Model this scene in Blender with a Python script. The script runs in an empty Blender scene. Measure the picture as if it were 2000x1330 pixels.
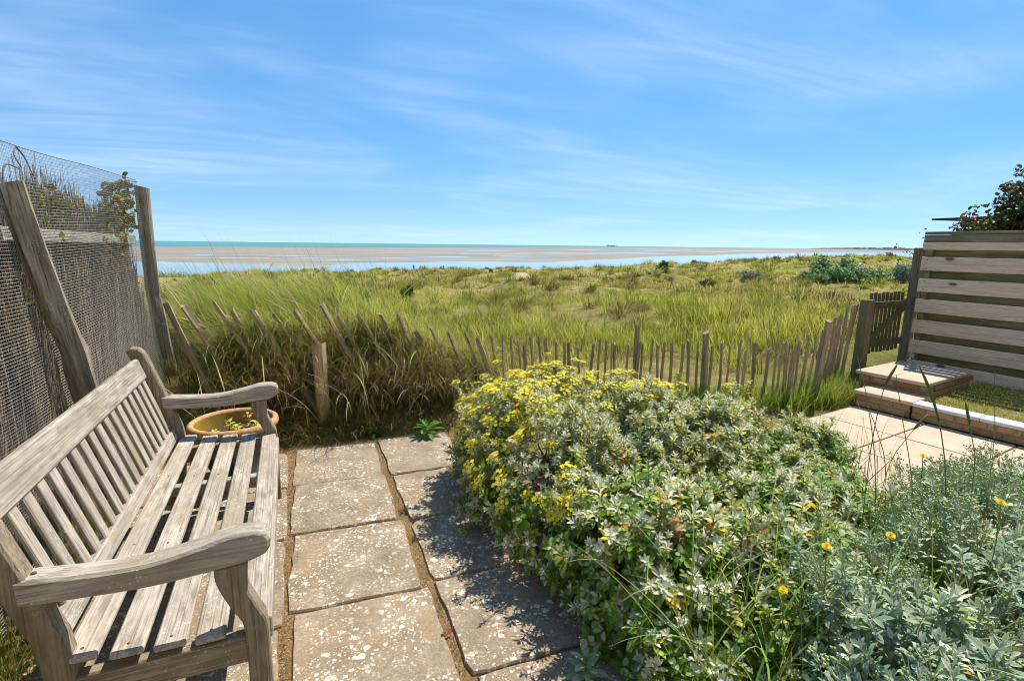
import bpy, math, random
import numpy as np
from mathutils import Matrix, Vector, Quaternion

random.seed(7)
RNG = np.random.default_rng(11)
scene = bpy.context.scene
COL = scene.collection
PI = math.pi

# ---------------------------------------------------------------- camera
cam_d = bpy.data.cameras.new("camera")
cam = bpy.data.objects.new("camera", cam_d); COL.objects.link(cam)
cam_d.sensor_width = 36.0
cam_d.lens = 1040.0 / 2000.0 * 36.0
cam_d.clip_start = 0.02
cam_d.clip_end = 120000.0
R0 = Vector((0.93080771, -0.36533335, 0.01133824))
R1 = Vector((0.05407139, 0.16831131, 0.98424976))
R2 = Vector((0.36148762, 0.91553419, -0.17641955))
M = Matrix.Identity(4)
for i in range(3):
    M[i][0] = R0[i]; M[i][1] = R1[i]; M[i][2] = -R2[i]
M[0][3], M[1][3], M[2][3] = 0.0, 0.0, 1.5
cam.matrix_world = M
scene.camera = cam

# ---------------------------------------------------------------- sky, sun, exposure
SUN_EL, SUN_AZ = math.radians(58), math.radians(30)      # azimuth from +X towards +Y
sun_dir = Vector((math.cos(SUN_EL) * math.cos(SUN_AZ), math.cos(SUN_EL) * math.sin(SUN_AZ), math.sin(SUN_EL)))
world = bpy.data.worlds.new("World"); scene.world = world
world.use_nodes = True
wn = world.node_tree.nodes; wl = world.node_tree.links
wn.clear()
w_out = wn.new("ShaderNodeOutputWorld")
w_bg = wn.new("ShaderNodeBackground"); w_bg.inputs["Strength"].default_value = 0.14
w_sky = wn.new("ShaderNodeTexSky"); w_sky.sky_type = 'NISHITA'; w_sky.sun_disc = False
w_sky.sun_elevation = SUN_EL; w_sky.sun_rotation = PI / 2 - SUN_AZ
w_sky.air_density = 1.0; w_sky.dust_density = 0.0; w_sky.ozone_density = 6.0
w_tc = wn.new("ShaderNodeTexCoord")
w_va = wn.new("ShaderNodeVectorMath"); w_va.operation = 'MULTIPLY_ADD'; w_va.inputs[1].default_value = (1, 1, .92); w_va.inputs[2].default_value = (0, 0, .08)
wl.new(w_tc.outputs["Generated"], w_va.inputs[0]); wl.new(w_va.outputs[0], w_sky.inputs["Vector"])
w_sep = wn.new("ShaderNodeSeparateXYZ"); wl.new(w_tc.outputs["Generated"], w_sep.inputs[0])
def wmath(op, a, b=None, clamp=False):
    n = wn.new("ShaderNodeMath"); n.operation = op; n.use_clamp = clamp
    for i, v in enumerate((a, b)):
        if v is None: continue
        if isinstance(v, (int, float)): n.inputs[i].default_value = v
        else: wl.new(v, n.inputs[i])
    return n.outputs[0]
zz = wmath('ADD', wmath('MAXIMUM', w_sep.outputs[2], 0.0), 0.09)
cx = wmath('DIVIDE', w_sep.outputs[0], zz); cy = wmath('DIVIDE', w_sep.outputs[1], zz)
w_cmb = wn.new("ShaderNodeCombineXYZ"); wl.new(cx, w_cmb.inputs[0]); wl.new(cy, w_cmb.inputs[1])
def wcloud(rot, sc, scale, detail, dist, lo, hi, off):
    mp = wn.new("ShaderNodeMapping"); mp.inputs["Rotation"].default_value = (0, 0, rot)
    mp.inputs["Scale"].default_value = sc; mp.inputs["Location"].default_value = off
    wl.new(w_cmb.outputs[0], mp.inputs[0])
    nz = wn.new("ShaderNodeTexNoise"); nz.inputs["Scale"].default_value = scale
    nz.inputs["Detail"].default_value = detail; nz.inputs["Roughness"].default_value = 0.58
    nz.inputs["Distortion"].default_value = dist
    wl.new(mp.outputs[0], nz.inputs["Vector"])
    mr = wn.new("ShaderNodeMapRange"); mr.interpolation_type = 'SMOOTHSTEP'
    mr.inputs[1].default_value = lo; mr.inputs[2].default_value = hi
    wl.new(nz.outputs[0], mr.inputs[0]); return mr.outputs[0]
big = wcloud(-0.25, (0.75, 0.9, 1), 0.50, 4, 0.6, 0.34, 0.74, (3.1, 1.7, 0))
wisp = wcloud(-0.35, (0.55, 1.6, 1), 0.9, 8, 1.5, 0.30, 0.84, (0.4, 5.2, 0))
wisp2 = wcloud(-0.48, (0.40, 2.4, 1), 1.3, 9, 1.2, 0.40, 0.90, (7.4, 2.2, 0))
cl = wmath('ADD', wmath('MULTIPLY', wmath('MULTIPLY', big, wisp), 0.40), wmath('MULTIPLY', wmath('MULTIPLY', wisp2, big), 0.26), True)
cl = wmath('ADD', cl, wmath('MULTIPLY', big, 0.13), True)
w_hsv = wn.new("ShaderNodeHueSaturation"); w_hsv.inputs["Saturation"].default_value = 1.58
w_hsv.inputs["Hue"].default_value = 0.502
w_hsv.inputs["Value"].default_value = 1.56
w_gam = wn.new("ShaderNodeGamma"); w_gam.inputs[1].default_value = 0.6
wl.new(w_sky.outputs[0], w_gam.inputs[0]); wl.new(w_gam.outputs[0], w_hsv.inputs["Color"])
w_mix = wn.new("ShaderNodeMix"); w_mix.data_type = 'RGBA'
wl.new(cl, w_mix.inputs[0]); wl.new(w_hsv.outputs[0], w_mix.inputs[6])
w_mix.inputs[7].default_value = (4.0, 4.7, 5.6, 1)
wl.new(w_mix.outputs[2], w_bg.inputs["Color"]); wl.new(w_bg.outputs[0], w_out.inputs[0])

sun_d = bpy.data.lights.new("sun", 'SUN'); sun_d.energy = 4.9; sun_d.angle = math.radians(0.53)
sun_d.color = (1.0, 0.92, 0.79)
sun = bpy.data.objects.new("sun", sun_d); COL.objects.link(sun)
sun.rotation_euler = sun_dir.to_track_quat('Z', 'Y').to_euler()
scene.view_settings.view_transform = 'Standard'; scene.view_settings.look = 'None'
scene.view_settings.exposure = 0.6; scene.view_settings.gamma = 1.0
scene.view_settings.use_curve_mapping = False
scene.render.engine = 'CYCLES'
scene.cycles.max_bounces = 8
scene.cycles.pixel_filter_type = 'BLACKMAN_HARRIS'; scene.cycles.filter_width = 1.0
scene.cycles.transparent_max_bounces = 4

# ---------------------------------------------------------------- material helpers
class Mat:
    def __init__(s, name, rough=0.8, spec=0.3):
        s.m = bpy.data.materials.new(name); s.m.use_nodes = True
        s.n = s.m.node_tree.nodes; s.l = s.m.node_tree.links
        s.b = s.n["Principled BSDF"]; s.out = s.n["Material Output"]
        s.b.inputs["Roughness"].default_value = rough
        s.b.inputs["Specular IOR Level"].default_value = spec
        s._tc = None
    def lk(s, a, b): s.l.new(a, b)
    def val(s, sock, v):
        if isinstance(v, (int, float)): sock.default_value = v
        elif isinstance(v, (tuple, list)): sock.default_value = tuple(v) + ((1,) if len(v) == 3 and sock.type == 'RGBA' else ())
        else: s.lk(v, sock)
    def obj(s, rnd=True):
        if s._tc is None:
            tc = s.n.new("ShaderNodeTexCoord"); s._tc = tc.outputs["Object"]
            if rnd:
                oi = s.n.new("ShaderNodeObjectInfo")
                v = s.n.new("ShaderNodeVectorMath"); v.operation = 'SCALE'
                v.inputs[0].default_value = (37.0, 23.0, 51.0); s.lk(oi.outputs["Random"], v.inputs["Scale"])
                a = s.n.new("ShaderNodeVectorMath"); a.operation = 'ADD'
                s.lk(s._tc, a.inputs[0]); s.lk(v.outputs[0], a.inputs[1]); s._tc = a.outputs[0]
                s.rand = oi.outputs["Random"]
        return s._tc
    def scale(s, vec, sc, rot=(0, 0, 0)):
        mp = s.n.new("ShaderNodeMapping"); mp.inputs["Scale"].default_value = sc; mp.inputs["Rotation"].default_value = rot
        s.lk(vec, mp.inputs[0]); return mp.outputs[0]
    def noise(s, vec, scale=5, detail=4, rough=0.55, dist=0.0):
        n = s.n.new("ShaderNodeTexNoise"); n.inputs["Scale"].default_value = scale; n.inputs["Detail"].default_value = detail
        n.inputs["Roughness"].default_value = rough; n.inputs["Distortion"].default_value = dist
        s.lk(vec, n.inputs["Vector"]); return n.outputs[0]
    def voro(s, vec, scale=20, rnd=1.0, out="Distance"):
        n = s.n.new("ShaderNodeTexVoronoi"); n.inputs["Scale"].default_value = scale; n.inputs["Randomness"].default_value = rnd
        s.lk(vec, n.inputs["Vector"]); return n.outputs[out]
    def ramp(s, fac, stops):
        r = s.n.new("ShaderNodeValToRGB"); e = r.color_ramp.elements
        while len(e) < len(stops): e.new(0.5)
        for k, (p, c) in enumerate(stops):
            e[k].position = p; e[k].color = tuple(c) + (1,) if len(c) == 3 else c
        s.lk(fac, r.inputs[0]); return r.outputs[0]
    def rng(s, v, a, b, c=0.0, d=1.0, smooth=True):
        r = s.n.new("ShaderNodeMapRange"); r.interpolation_type = 'SMOOTHSTEP' if smooth else 'LINEAR'
        for i, x in enumerate((a, b, c, d)): r.inputs[i + 1].default_value = x
        s.val(r.inputs[0], v); return r.outputs[0]
    def math(s, op, a, b=None, clamp=False):
        n = s.n.new("ShaderNodeMath"); n.operation = op; n.use_clamp = clamp
        s.val(n.inputs[0], a)
        if b is not None: s.val(n.inputs[1], b)
        return n.outputs[0]
    def mix(s, fac, a, b, mode='MIX'):
        n = s.n.new("ShaderNodeMix"); n.data_type = 'RGBA'; n.blend_type = mode
        s.val(n.inputs[0], fac); s.val(n.inputs[6], a); s.val(n.inputs[7], b); return n.outputs[2]
    def attr(s, name):
        a = s.n.new("ShaderNodeAttribute"); a.attribute_name = name; return a.outputs["Color"]
    def color(s, c): s.val(s.b.inputs["Base Color"], c)
    def bump(s, h, strength=0.3, dist=0.01):
        b = s.n.new("ShaderNodeBump"); b.inputs["Strength"].default_value = strength; b.inputs["Distance"].default_value = dist
        s.lk(h, b.inputs["Height"]); s.lk(b.outputs[0], s.b.inputs["Normal"])
    def translucent(s, col, fac):
        t = s.n.new("ShaderNodeBsdfTranslucent"); s.val(t.inputs[0], col)
        mx = s.n.new("ShaderNodeMixShader"); mx.inputs[0].default_value = fac
        s.lk(s.b.outputs[0], mx.inputs[1]); s.lk(t.outputs[0], mx.inputs[2]); s.lk(mx.outputs[0], s.out.inputs[0])

def wood_mat(name, axis, dark, mid, light, stretch=18.0, fine=1.0, lichen=0.0, algae=None, rough=0.85, knots=False, mottle=0.4):
    m = Mat(name, rough, 0.2); v = m.obj()
    sc = [stretch] * 3; sc["XYZ".index(axis)] = 0.9
    gv = m.scale(v, tuple(sc))
    g = m.noise(gv, 2.2 * fine, 9, 0.68, 0.35)
    col = m.ramp(g, [(0.30, dark), (0.47, mid), (0.68, light)])
    sc2 = [90.0 * fine] * 3; sc2["XYZ".index(axis)] = 1.4
    g2 = m.noise(m.scale(v, tuple(sc2)), 1.6, 4, 0.6)
    col = m.mix(m.rng(g2, 0.52, 0.66), col, tuple(c * 0.55 for c in dark))
    mv = [34.0] * 3; mv["XYZ".index(axis)] = 9.0
    mot = m.noise(m.scale(v, tuple(mv)), 1.0, 6, 0.68)
    col = m.mix(m.rng(mot, 0.44, 0.70, 0, mottle), col, tuple(c * 0.62 for c in dark))
    col = m.mix(m.rng(mot, 0.46, 0.30, 0, mottle * 0.6), col, tuple(min(1, c * 1.18) for c in light))
    blot = m.noise(v, 3.1, 4)
    col = m.mix(m.rng(blot, 0.40, 0.75, 0, 0.55), col, tuple(c * 0.82 for c in mid))
    col = m.mix(0.14, col, m.ramp(m.rand, [(0, tuple(c * 0.72 for c in mid)), (1, tuple(min(1, c * 1.35) for c in mid))]))
    if algae:
        col = m.mix(m.rng(m.noise(v, 2.4, 5), 0.46, 0.72, 0, 0.75), col, algae)
    if knots:
        kv = m.scale(v, tuple(3.2 if a == axis else 7.5 for a in "XYZ"))
        kd = m.voro(kv, 1.0)
        col = m.mix(m.rng(kd, 0.10, 0.20, 0.85, 0.0), col, (0.05, 0.035, 0.02))
    if lichen:
        d = m.voro(v, 75); msk = m.noise(v, 6, 3)
        col = m.mix(m.math('MULTIPLY', m.rng(d, 0.16, 0.30, 1, 0), m.rng(msk, 0.56, 0.66, 0, lichen)), col, (0.58, 0.57, 0.50))
    m.color(col); m.bump(m.math('ADD', g, m.math('MULTIPLY', g2, 0.6)), 0.55, 0.006)
    return m.m

W_BENCH = {a: wood_mat("weathered_teak_" + a, a, (0.25, 0.205, 0.16), (0.40, 0.352, 0.292), (0.55, 0.505, 0.44), 52, 1.3, 0.9, (0.28, 0.235, 0.16), mottle=0.85) for a in "XYZ"}
W_BENCH_END = {a: wood_mat("shade_tinted_algae_teak_" + a, a, (0.13, 0.10, 0.06), (0.26, 0.21, 0.145), (0.40, 0.345, 0.265), 52, 1.3, 0.4, (0.15, 0.12, 0.05), mottle=0.7) for a in "XZ"}  # darker bench wood for the end frames: shade painted into the colour, plus algae
W_POST = wood_mat("weathered_post_wood", 'Z', (0.11, 0.085, 0.062), (0.33, 0.275, 0.21), (0.54, 0.47, 0.38), 26, 0.9, 0.5, mottle=0.6)
W_RAIL = wood_mat("silvered_rail_wood", 'X', (0.22, 0.21, 0.17), (0.42, 0.40, 0.33), (0.58, 0.56, 0.48), 18)
W_PALE = wood_mat("chestnut_pale_wood", 'Z', (0.16, 0.118, 0.072), (0.37, 0.285, 0.185), (0.54, 0.435, 0.31), 40, 1.0, 0.3)
W_STUMP = wood_mat("stripped_stake_wood", 'Z', (0.30, 0.20, 0.095), (0.55, 0.39, 0.21), (0.66, 0.50, 0.31), 26)
W_GATE = wood_mat("dark_gate_wood", 'X', (0.045, 0.036, 0.022), (0.12, 0.10, 0.06), (0.23, 0.19, 0.125), 30, 1.0, 0.4, (0.14, 0.125, 0.045))
W_GATEZ = wood_mat("dark_gate_post_wood", 'Z', (0.08, 0.064, 0.04), (0.21, 0.17, 0.11), (0.36, 0.30, 0.21), 30, 1.0, 0.4, (0.15, 0.13, 0.05))
W_BOARD = wood_mat("pale_fence_board_wood", 'X', (0.68, 0.47, 0.31), (0.79, 0.57, 0.40), (0.86, 0.66, 0.48), 14, 1.0, 0, None, 0.85, True)
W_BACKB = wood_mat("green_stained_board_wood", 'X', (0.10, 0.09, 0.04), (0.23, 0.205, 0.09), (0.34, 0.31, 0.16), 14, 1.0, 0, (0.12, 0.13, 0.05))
W_CAP = wood_mat("mossy_cap_wood", 'X', (0.10, 0.09, 0.05), (0.24, 0.21, 0.12), (0.36, 0.32, 0.21), 14, 1.0, 0, (0.14, 0.15, 0.05))

def simple(name, c, rough=0.7, spec=0.3, var=0.25, scale=30, bump=0.0, metal=0.0):
    m = Mat(name, rough, spec); v = m.obj()
    n = m.noise(v, scale, 5)
    m.color(m.ramp(n, [(0.3, tuple(x * (1 - var) for x in c)), (0.7, tuple(min(1, x * (1 + var)) for x in c))]))
    m.b.inputs["Metallic"].default_value = metal
    if bump: m.bump(n, bump, 0.004)
    return m.m

def plant_mat(name, trans=0.3, rough=0.55, spec=0.25, var=0.35, under=None, scale=60, boost=1.15):
    m = Mat(name, rough, spec); c = m.attr("tint"); v = m.obj(False)
    n = m.noise(v, scale, 3)
    col = m.mix(m.rng(n, 0.35, 0.7, 0, var), c, m.mix(1.0, c, (0.55, 0.55, 0.5), 'MULTIPLY'))
    if under is not None:
        g = m.n.new("ShaderNodeNewGeometry")
        col = m.mix(m.math('MULTIPLY', g.outputs["Backfacing"], under[1]), col, under[0])
    m.color(col)
    m.translucent(m.mix(1.0, c, (boost * 1.0, boost * 1.12, boost * 0.55), 'MULTIPLY'), trans)
    return m.m

P_GRASS = plant_mat("grass_blade", 0.42, 0.5, 0.25, 0.3, boost=1.35)
P_DRY = plant_mat("dry_grass_blade", 0.22, 0.7, 0.2, 0.4)
P_SILVER = plant_mat("felted_leaf", 0.13, 0.75, 0.12, 0.22, ((0.52, 0.54, 0.44), 0.6))
P_LEAF = plant_mat("glossy_leaf", 0.28, 0.50, 0.22, 0.3)
P_PETAL = plant_mat("flower_petal", 0.25, 0.6, 0.2, 0.15)
STEM = simple("twig_bark", (0.16, 0.125, 0.085), 0.9, 0.1, 0.4, 60)
STEMG = simple("green_stem", (0.13, 0.20, 0.05), 0.6, 0.3, 0.35, 40)
WIRE = simple("galvanised_wire", (0.46, 0.455, 0.435), 0.5, 0.5, 0.3, 40, 0, 0.0)
RUST = simple("rusted_wire", (0.14, 0.105, 0.08), 0.8, 0.3, 0.4, 80)

# ---------------------------------------------------------------- mesh helpers
def tag(o, label=None, cat=None, group=None, kind=None):
    if label: o["label"] = label
    if cat: o["category"] = cat
    if group: o["group"] = group
    if kind: o["kind"] = kind
    return o

def thing(name, label, cat, loc=(0, 0, 0), rot=(0, 0, 0), group=None):
    o = bpy.data.objects.new(name, None); COL.objects.link(o)
    o.empty_display_size = 0.1
    o.location = loc; o.rotation_euler = rot
    return tag(o, label, cat, group)

def link(name, me, mat=None, parent=None, matrix=None):
    o = bpy.data.objects.new(name, me); COL.objects.link(o)
    if mat is not None and not me.materials: me.materials.append(mat)
    if parent is not None:
        o.parent = parent
    if matrix is not None: o.matrix_local = matrix
    return o

def mesh(name, verts, faces, mat=None, smooth=False):
    me = bpy.data.meshes.new(name); me.from_pydata([tuple(v) for v in verts], [], faces); me.update()
    if smooth:
        me.polygons.foreach_set("use_smooth", [True] * len(me.polygons))
    if mat: me.materials.append(mat)
    return me

def npmesh(name, V, T, mat=None, tint=None, smooth=False):
    """triangles only"""
    V = np.asarray(V, np.float32); T = np.asarray(T, np.int32)
    me = bpy.data.meshes.new(name)
    me.vertices.add(len(V)); me.vertices.foreach_set("co", V.ravel())
    me.loops.add(T.size); me.loops.foreach_set("vertex_index", T.ravel())
    me.polygons.add(len(T)); me.polygons.foreach_set("loop_start", np.arange(0, T.size, 3, dtype=np.int32))
    try: me.polygons.foreach_set("loop_total", np.full(len(T), 3, np.int32))
    except Exception: pass
    if smooth: me.polygons.foreach_set("use_smooth", np.ones(len(T), bool))
    me.update(calc_edges=True)
    if tint is not None:
        a = me.color_attributes.new("tint", 'FLOAT_COLOR', 'POINT')
        c = np.ones((len(V), 4), np.float32); c[:, :3] = tint
        a.data.foreach_set("color", c.ravel())
    if mat: me.materials.append(mat)
    return me

def cbox(L, W, H, c=0.004, base=False):
    """chamfered box centred at origin (or standing on z=0)"""
    hx, hy, hz = L / 2, W / 2, H / 2
    c = min(c, hx * .6, hy * .6, hz * .6)
    V, idx = [], {}
    for sx in (-1, 1):
        for sy in (-1, 1):
            for sz in (-1, 1):
                for a in range(3):
                    p = [sx * (hx - c), sy * (hy - c), sz * (hz - c)]
                    p[a] = (sx * hx, sy * hy, sz * hz)[a]
                    idx[(sx, sy, sz, a)] = len(V); V.append(p)
    F = []
    def quad(ks):
        F.append([idx[k] for k in ks])
    for a in range(3):
        b, d = (a + 1) % 3, (a + 2) % 3
        for s in (-1, 1):
            ks = []
            for (u, v) in ((-1, -1), (1, -1), (1, 1), (-1, 1)):
                k = [0, 0, 0]; k[a] = s; k[b] = u; k[d] = v; ks.append((k[0], k[1], k[2], a))
            quad(ks if s > 0 else ks[::-1])
    for a in range(3):
        b, d = (a + 1) % 3, (a + 2) % 3
        for u in (-1, 1):
            for v in (-1, 1):
                def K(s, ax):
                    k = [0, 0, 0]; k[a] = s; k[b] = u; k[d] = v; return (k[0], k[1], k[2], ax)
                q = [K(-1, b), K(1, b), K(1, d), K(-1, d)]
                quad(q if u * v < 0 else q[::-1])
    for sx in (-1, 1):
        for sy in (-1, 1):
            for sz in (-1, 1):
                t = [(sx, sy, sz, 0), (sx, sy, sz, 1), (sx, sy, sz, 2)]
                quad(t if sx * sy * sz > 0 else t[::-1])
    if base: V = [(x, y, z + hz) for x, y, z in V]
    return V, F

_cache = {}
def board(name, L, W, H, mat, parent=None, matrix=None, c=0.004, base=False):
    k = (round(L, 4), round(W, 4), round(H, 4), mat.name, round(c, 4), base)
    if k not in _cache:
        V, F = cbox(L, W, H, c, base); _cache[k] = mesh(name, V, F, mat)
    return link(name, _cache[k], None, parent, matrix)

def frame(origin, xdir, up=(0, 0, 1)):
    x = Vector(xdir).normalized(); u = Vector(up); y = u.cross(x)
    if y.length < 1e-4: y = Vector((0, 1, 0))
    y.normalize(); z = x.cross(y)
    m = Matrix.Identity(4)
    for i in range(3):
        m[i][0], m[i][1], m[i][2], m[i][3] = x[i], y[i], z[i], origin[i]
    return m

def T(x, y, z, rz=0.0, rx=0.0, ry=0.0):
    return Matrix.Translation((x, y, z)) @ Matrix.Rotation(rz, 4, 'Z') @ Matrix.Rotation(ry, 4, 'Y') @ Matrix.Rotation(rx, 4, 'X')

def tube_np(pts, radii, n=6, cap=True):
    pts = np.asarray(pts, float); k = len(pts)
    radii = np.broadcast_to(np.asarray(radii, float), (k,))
    V, Tt = [], []
    tang = np.gradient(pts, axis=0); tang /= np.linalg.norm(tang, axis=1)[:, None] + 1e-9
    ref = np.array([0.0, 0, 1]) if abs(tang[0][2]) < 0.8 else np.array([1.0, 0, 0])
    for i in range(k):
        a = np.cross(tang[i], ref); a /= np.linalg.norm(a) + 1e-9; b = np.cross(tang[i], a)
        for j in range(n):
            t = 2 * PI * j / n
            V.append(pts[i] + radii[i] * (math.cos(t) * a + math.sin(t) * b))
    for i in range(k - 1):
        for j in range(n):
            p, q = i * n + j, i * n + (j + 1) % n
            Tt += [[p, q + n, q], [p, p + n, q + n]]
    if cap:
        for i, s in ((0, 1), (k - 1, -1)):
            c = len(V); V.append(pts[i])
            for j in range(n):
                a, b = i * n + j, i * n + (j + 1) % n
                Tt.append([c, a, b] if s > 0 else [c, b, a])
    return np.array(V), np.array(Tt)

class Acc:
    """collects triangles (with tint) from several pieces of ONE thing or part"""
    def __init__(s): s.V, s.T, s.C, s.n = [], [], [], 0
    def add(s, V, Tt, C=None):
        V = np.asarray(V); s.V.append(V); s.T.append(np.asarray(Tt) + s.n); s.n += len(V)
        s.C.append(np.broadcast_to(np.asarray(C if C is not None else (0.5, 0.5, 0.5), float), (len(V), 3)))
    def build(s, name, mat, parent=None, smooth=False, matrix=None):
        me = npmesh(name, np.concatenate(s.V), np.concatenate(s.T), mat, np.concatenate(s.C), smooth)
        return link(name, me, None, parent, matrix)

def rough_post(name, h, r0, r1, mat, seed, n=12, k=9, wob=0.012, lean=(0, 0), groove=0.10, parent=None, matrix=None):
    """split-log post standing on z=0: uneven section, wobbling axis, sawn top"""
    if lean[0] or lean[1]:
        axis = Vector((lean[0], lean[1], h)); h = axis.length
        rot = Vector((0, 0, 1)).rotation_difference(axis).to_matrix().to_4x4()
        matrix = (matrix or Matrix.Identity(4)) @ rot; lean = (0, 0)
    g = np.random.default_rng(seed)
    ph = g.uniform(0, 6.28, 6); V = []; F = []
    ang = np.linspace(0, 2 * PI, n, endpoint=False)
    prof = 1 + groove * .35 * np.sin(ang * 2 + ph[0]) + groove * .5 * np.sin(ang * 3 + ph[1]) + groove * .4 * np.sin(ang * 5 + ph[4]) + groove * 0.5 * g.normal(size=n)
    for i in range(k):
        t = i / (k - 1); z = t * h
        cxp = lean[0] * t + wob * math.sin(ph[2] + t * 4); cyp = lean[1] * t + wob * math.sin(ph[3] + t * 5)
        r = r0 + (r1 - r0) * t
        rr = r * prof * (1 + 1.6 * groove * math.exp(-((t - .58) / .045) ** 2) * np.cos(ang - ph[3])) * (1 + 0.05 * np.sin(ang * 4 + t * 6 + ph[4])) * (1 + 0.03 * g.normal(size=n))
        for j in range(n): V.append((cxp + rr[j] * math.cos(ang[j]), cyp + rr[j] * math.sin(ang[j]), z + (0.015 * math.sin(ang[j] + ph[5]) if i == k - 1 else 0)))
    for i in range(k - 1):
        for j in range(n):
            a, b = i * n + j, i * n + (j + 1) % n
            F.append((a, b, b + n, a + n))
    F.append(tuple(range((k - 1) * n, k * n))); F.append(tuple(range(n - 1, -1, -1)))
    me = mesh(name, V, F, mat)
    return link(name, me, None, parent, matrix)

# ---------------------------------------------------------------- grass blades (vectorised)
def blades(x, y, z, head, L, lean, bend, w, c0, c1, segs=4, side_rand=0.6, rng=RNG, pw=1.2):
    N = len(x); k = segs
    P = np.zeros((N, k + 1, 3)); P[:, 0, 0], P[:, 0, 1], P[:, 0, 2] = x, y, z
    hx, hy = np.cos(head), np.sin(head)
    for i in range(k):
        t = (i + 0.5) / k
        th = np.clip(lean + bend * t ** pw, -2.9, 2.9); s = L / k
        P[:, i + 1, 0] = P[:, i, 0] + hx * np.sin(th) * s
        P[:, i + 1, 1] = P[:, i, 1] + hy * np.sin(th) * s
        P[:, i + 1, 2] = P[:, i, 2] + np.cos(th) * s
    sa = head + PI / 2 + rng.uniform(-side_rand, side_rand, N)
    S = np.stack([np.cos(sa), np.sin(sa), np.zeros(N)], 1)
    V = np.zeros((N, 2 * k + 1, 3)); C = np.zeros((N, 2 * k + 1, 3))
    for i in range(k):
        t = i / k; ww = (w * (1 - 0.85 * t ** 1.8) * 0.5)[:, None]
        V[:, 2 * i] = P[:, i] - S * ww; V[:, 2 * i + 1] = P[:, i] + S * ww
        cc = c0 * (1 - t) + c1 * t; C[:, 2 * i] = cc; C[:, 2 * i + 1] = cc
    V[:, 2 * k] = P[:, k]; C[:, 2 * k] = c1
    tri = []
    for i in range(k - 1):
        a = 2 * i; tri += [[a, a + 1, a + 3], [a, a + 3, a + 2]]
    tri.append([2 * k - 2, 2 * k - 1, 2 * k])
    tri = np.array(tri); Tt = (tri[None] + (np.arange(N) * (2 * k + 1))[:, None, None]).reshape(-1, 3)
    return V.reshape(-1, 3), Tt, C.reshape(-1, 3)

def pal(cols, n, rng=RNG, jit=0.18, weights=None):
    cols = np.array(cols); i = rng.choice(len(cols), n, p=weights)
    return cols[i] * (1 + rng.uniform(-jit, jit, (n, 1)))

# smooth value noise in 2-D for placing and heights
_tab = np.random.default_rng(5).uniform(-1, 1, (256, 256))
def vnoise(x, y, s):
    x = np.asarray(x, float) * s + 1000; y = np.asarray(y, float) * s + 1000
    xi, yi = np.floor(x).astype(int), np.floor(y).astype(int); fx, fy = x - xi, y - yi
    fx = fx * fx * (3 - 2 * fx); fy = fy * fy * (3 - 2 * fy)
    g = lambda a, b: _tab[a % 256, b % 256]
    return (g(xi, yi) * (1 - fx) + g(xi + 1, yi) * fx) * (1 - fy) + (g(xi, yi + 1) * (1 - fx) + g(xi + 1, yi + 1) * fx) * fy
def sstep(a, b, v):
    t = np.clip((np.asarray(v, float) - a) / (b - a), 0, 1); return t * t * (3 - 2 * t)

# ---------------------------------------------------------------- terrain
AZ = np.array([-180, -60, -25, -11, 0.6, 11, 21.5, 32, 42, 51, 58, 75, 110, 180.])
ANG = np.array([-.4, -1.5, -3.3, -3.35, -3.2, -3.0, -2.75, -2.35, -1.65, -.95, -.75, -.6, -.4, -.4])
RC = np.array([200, 120, 70, 62, 66, 72, 80, 92, 112, 140, 165, 190, 200, 200.])
BEACH = -5.4
def terrain(x, y):
    x = np.asarray(x, float); y = np.asarray(y, float)
    r = np.hypot(x, y); az = np.degrees(np.arctan2(x, y))
    rc = np.interp(az, AZ, RC); zc = 1.5 + rc * np.tan(np.radians(np.interp(az, AZ, ANG)))
    t = np.clip((r - 7.5) / (rc - 7.5), 0, 1)
    z = zc * t
    over = np.clip((r - rc) / 26.0, 0, 1)
    z = z * (1 - over) + (BEACH - 0.9) * over
    amp = sstep(9, 28, r) * (1 - over)
    z = z + amp * (0.50 * vnoise(x, y, 0.09) + 0.42 * vnoise(x + 40, y, 0.24) + 0.26 * vnoise(x, y + 9, 0.55) + 0.13 * vnoise(x + 3, y, 1.1))
    # mound of sand under the leaning fence
    b = sstep(4.12, 4.95, y) * sstep(1.75, 0.5, x) * (1 - 0.55 * sstep(5.6, 8.5, y)) * sstep(-9, -1, x)
    z = z + 0.34 * b + 0.30 * sstep(5.0, 6.2, y) * sstep(2.2, 0.4, x) * (1 - sstep(7.5, 11, y)) * sstep(-9, -1, x)
    # small rise behind the gate
    z = z + 0.26 * sstep(5.3, 6.6, x) * sstep(3.6, 4.4, y) * (1 - sstep(8, 20, r))
    z = z - 0.05 * (1 - sstep(3.9, 4.3, y)) * (r < 12)
    return z

def polar_sheet():
    az = np.radians(np.concatenate([np.arange(-180, -40, 4), np.arange(-40, 85, 0.55), np.arange(85, 180, 4)]))
    r = np.concatenate([[0.0], np.geomspace(0.6, 230, 330)])
    A, Rr = np.meshgrid(az, r, indexing='ij')
    X, Y = Rr * np.sin(A), Rr * np.cos(A)
    V = np.stack([X, Y, terrain(X, Y)], -1).reshape(-1, 3)
    na, nr = len(az), len(r); F = []
    i = np.arange(na)[:, None]; j = np.arange(nr - 1)[None]
    a = i * nr + j; b = ((i + 1) % na) * nr + j
    tr = np.concatenate([np.stack([a, a + 1, b + 1], -1).reshape(-1, 3), np.stack([a, b + 1, b], -1).reshape(-1, 3)])
    return V, tr

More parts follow.
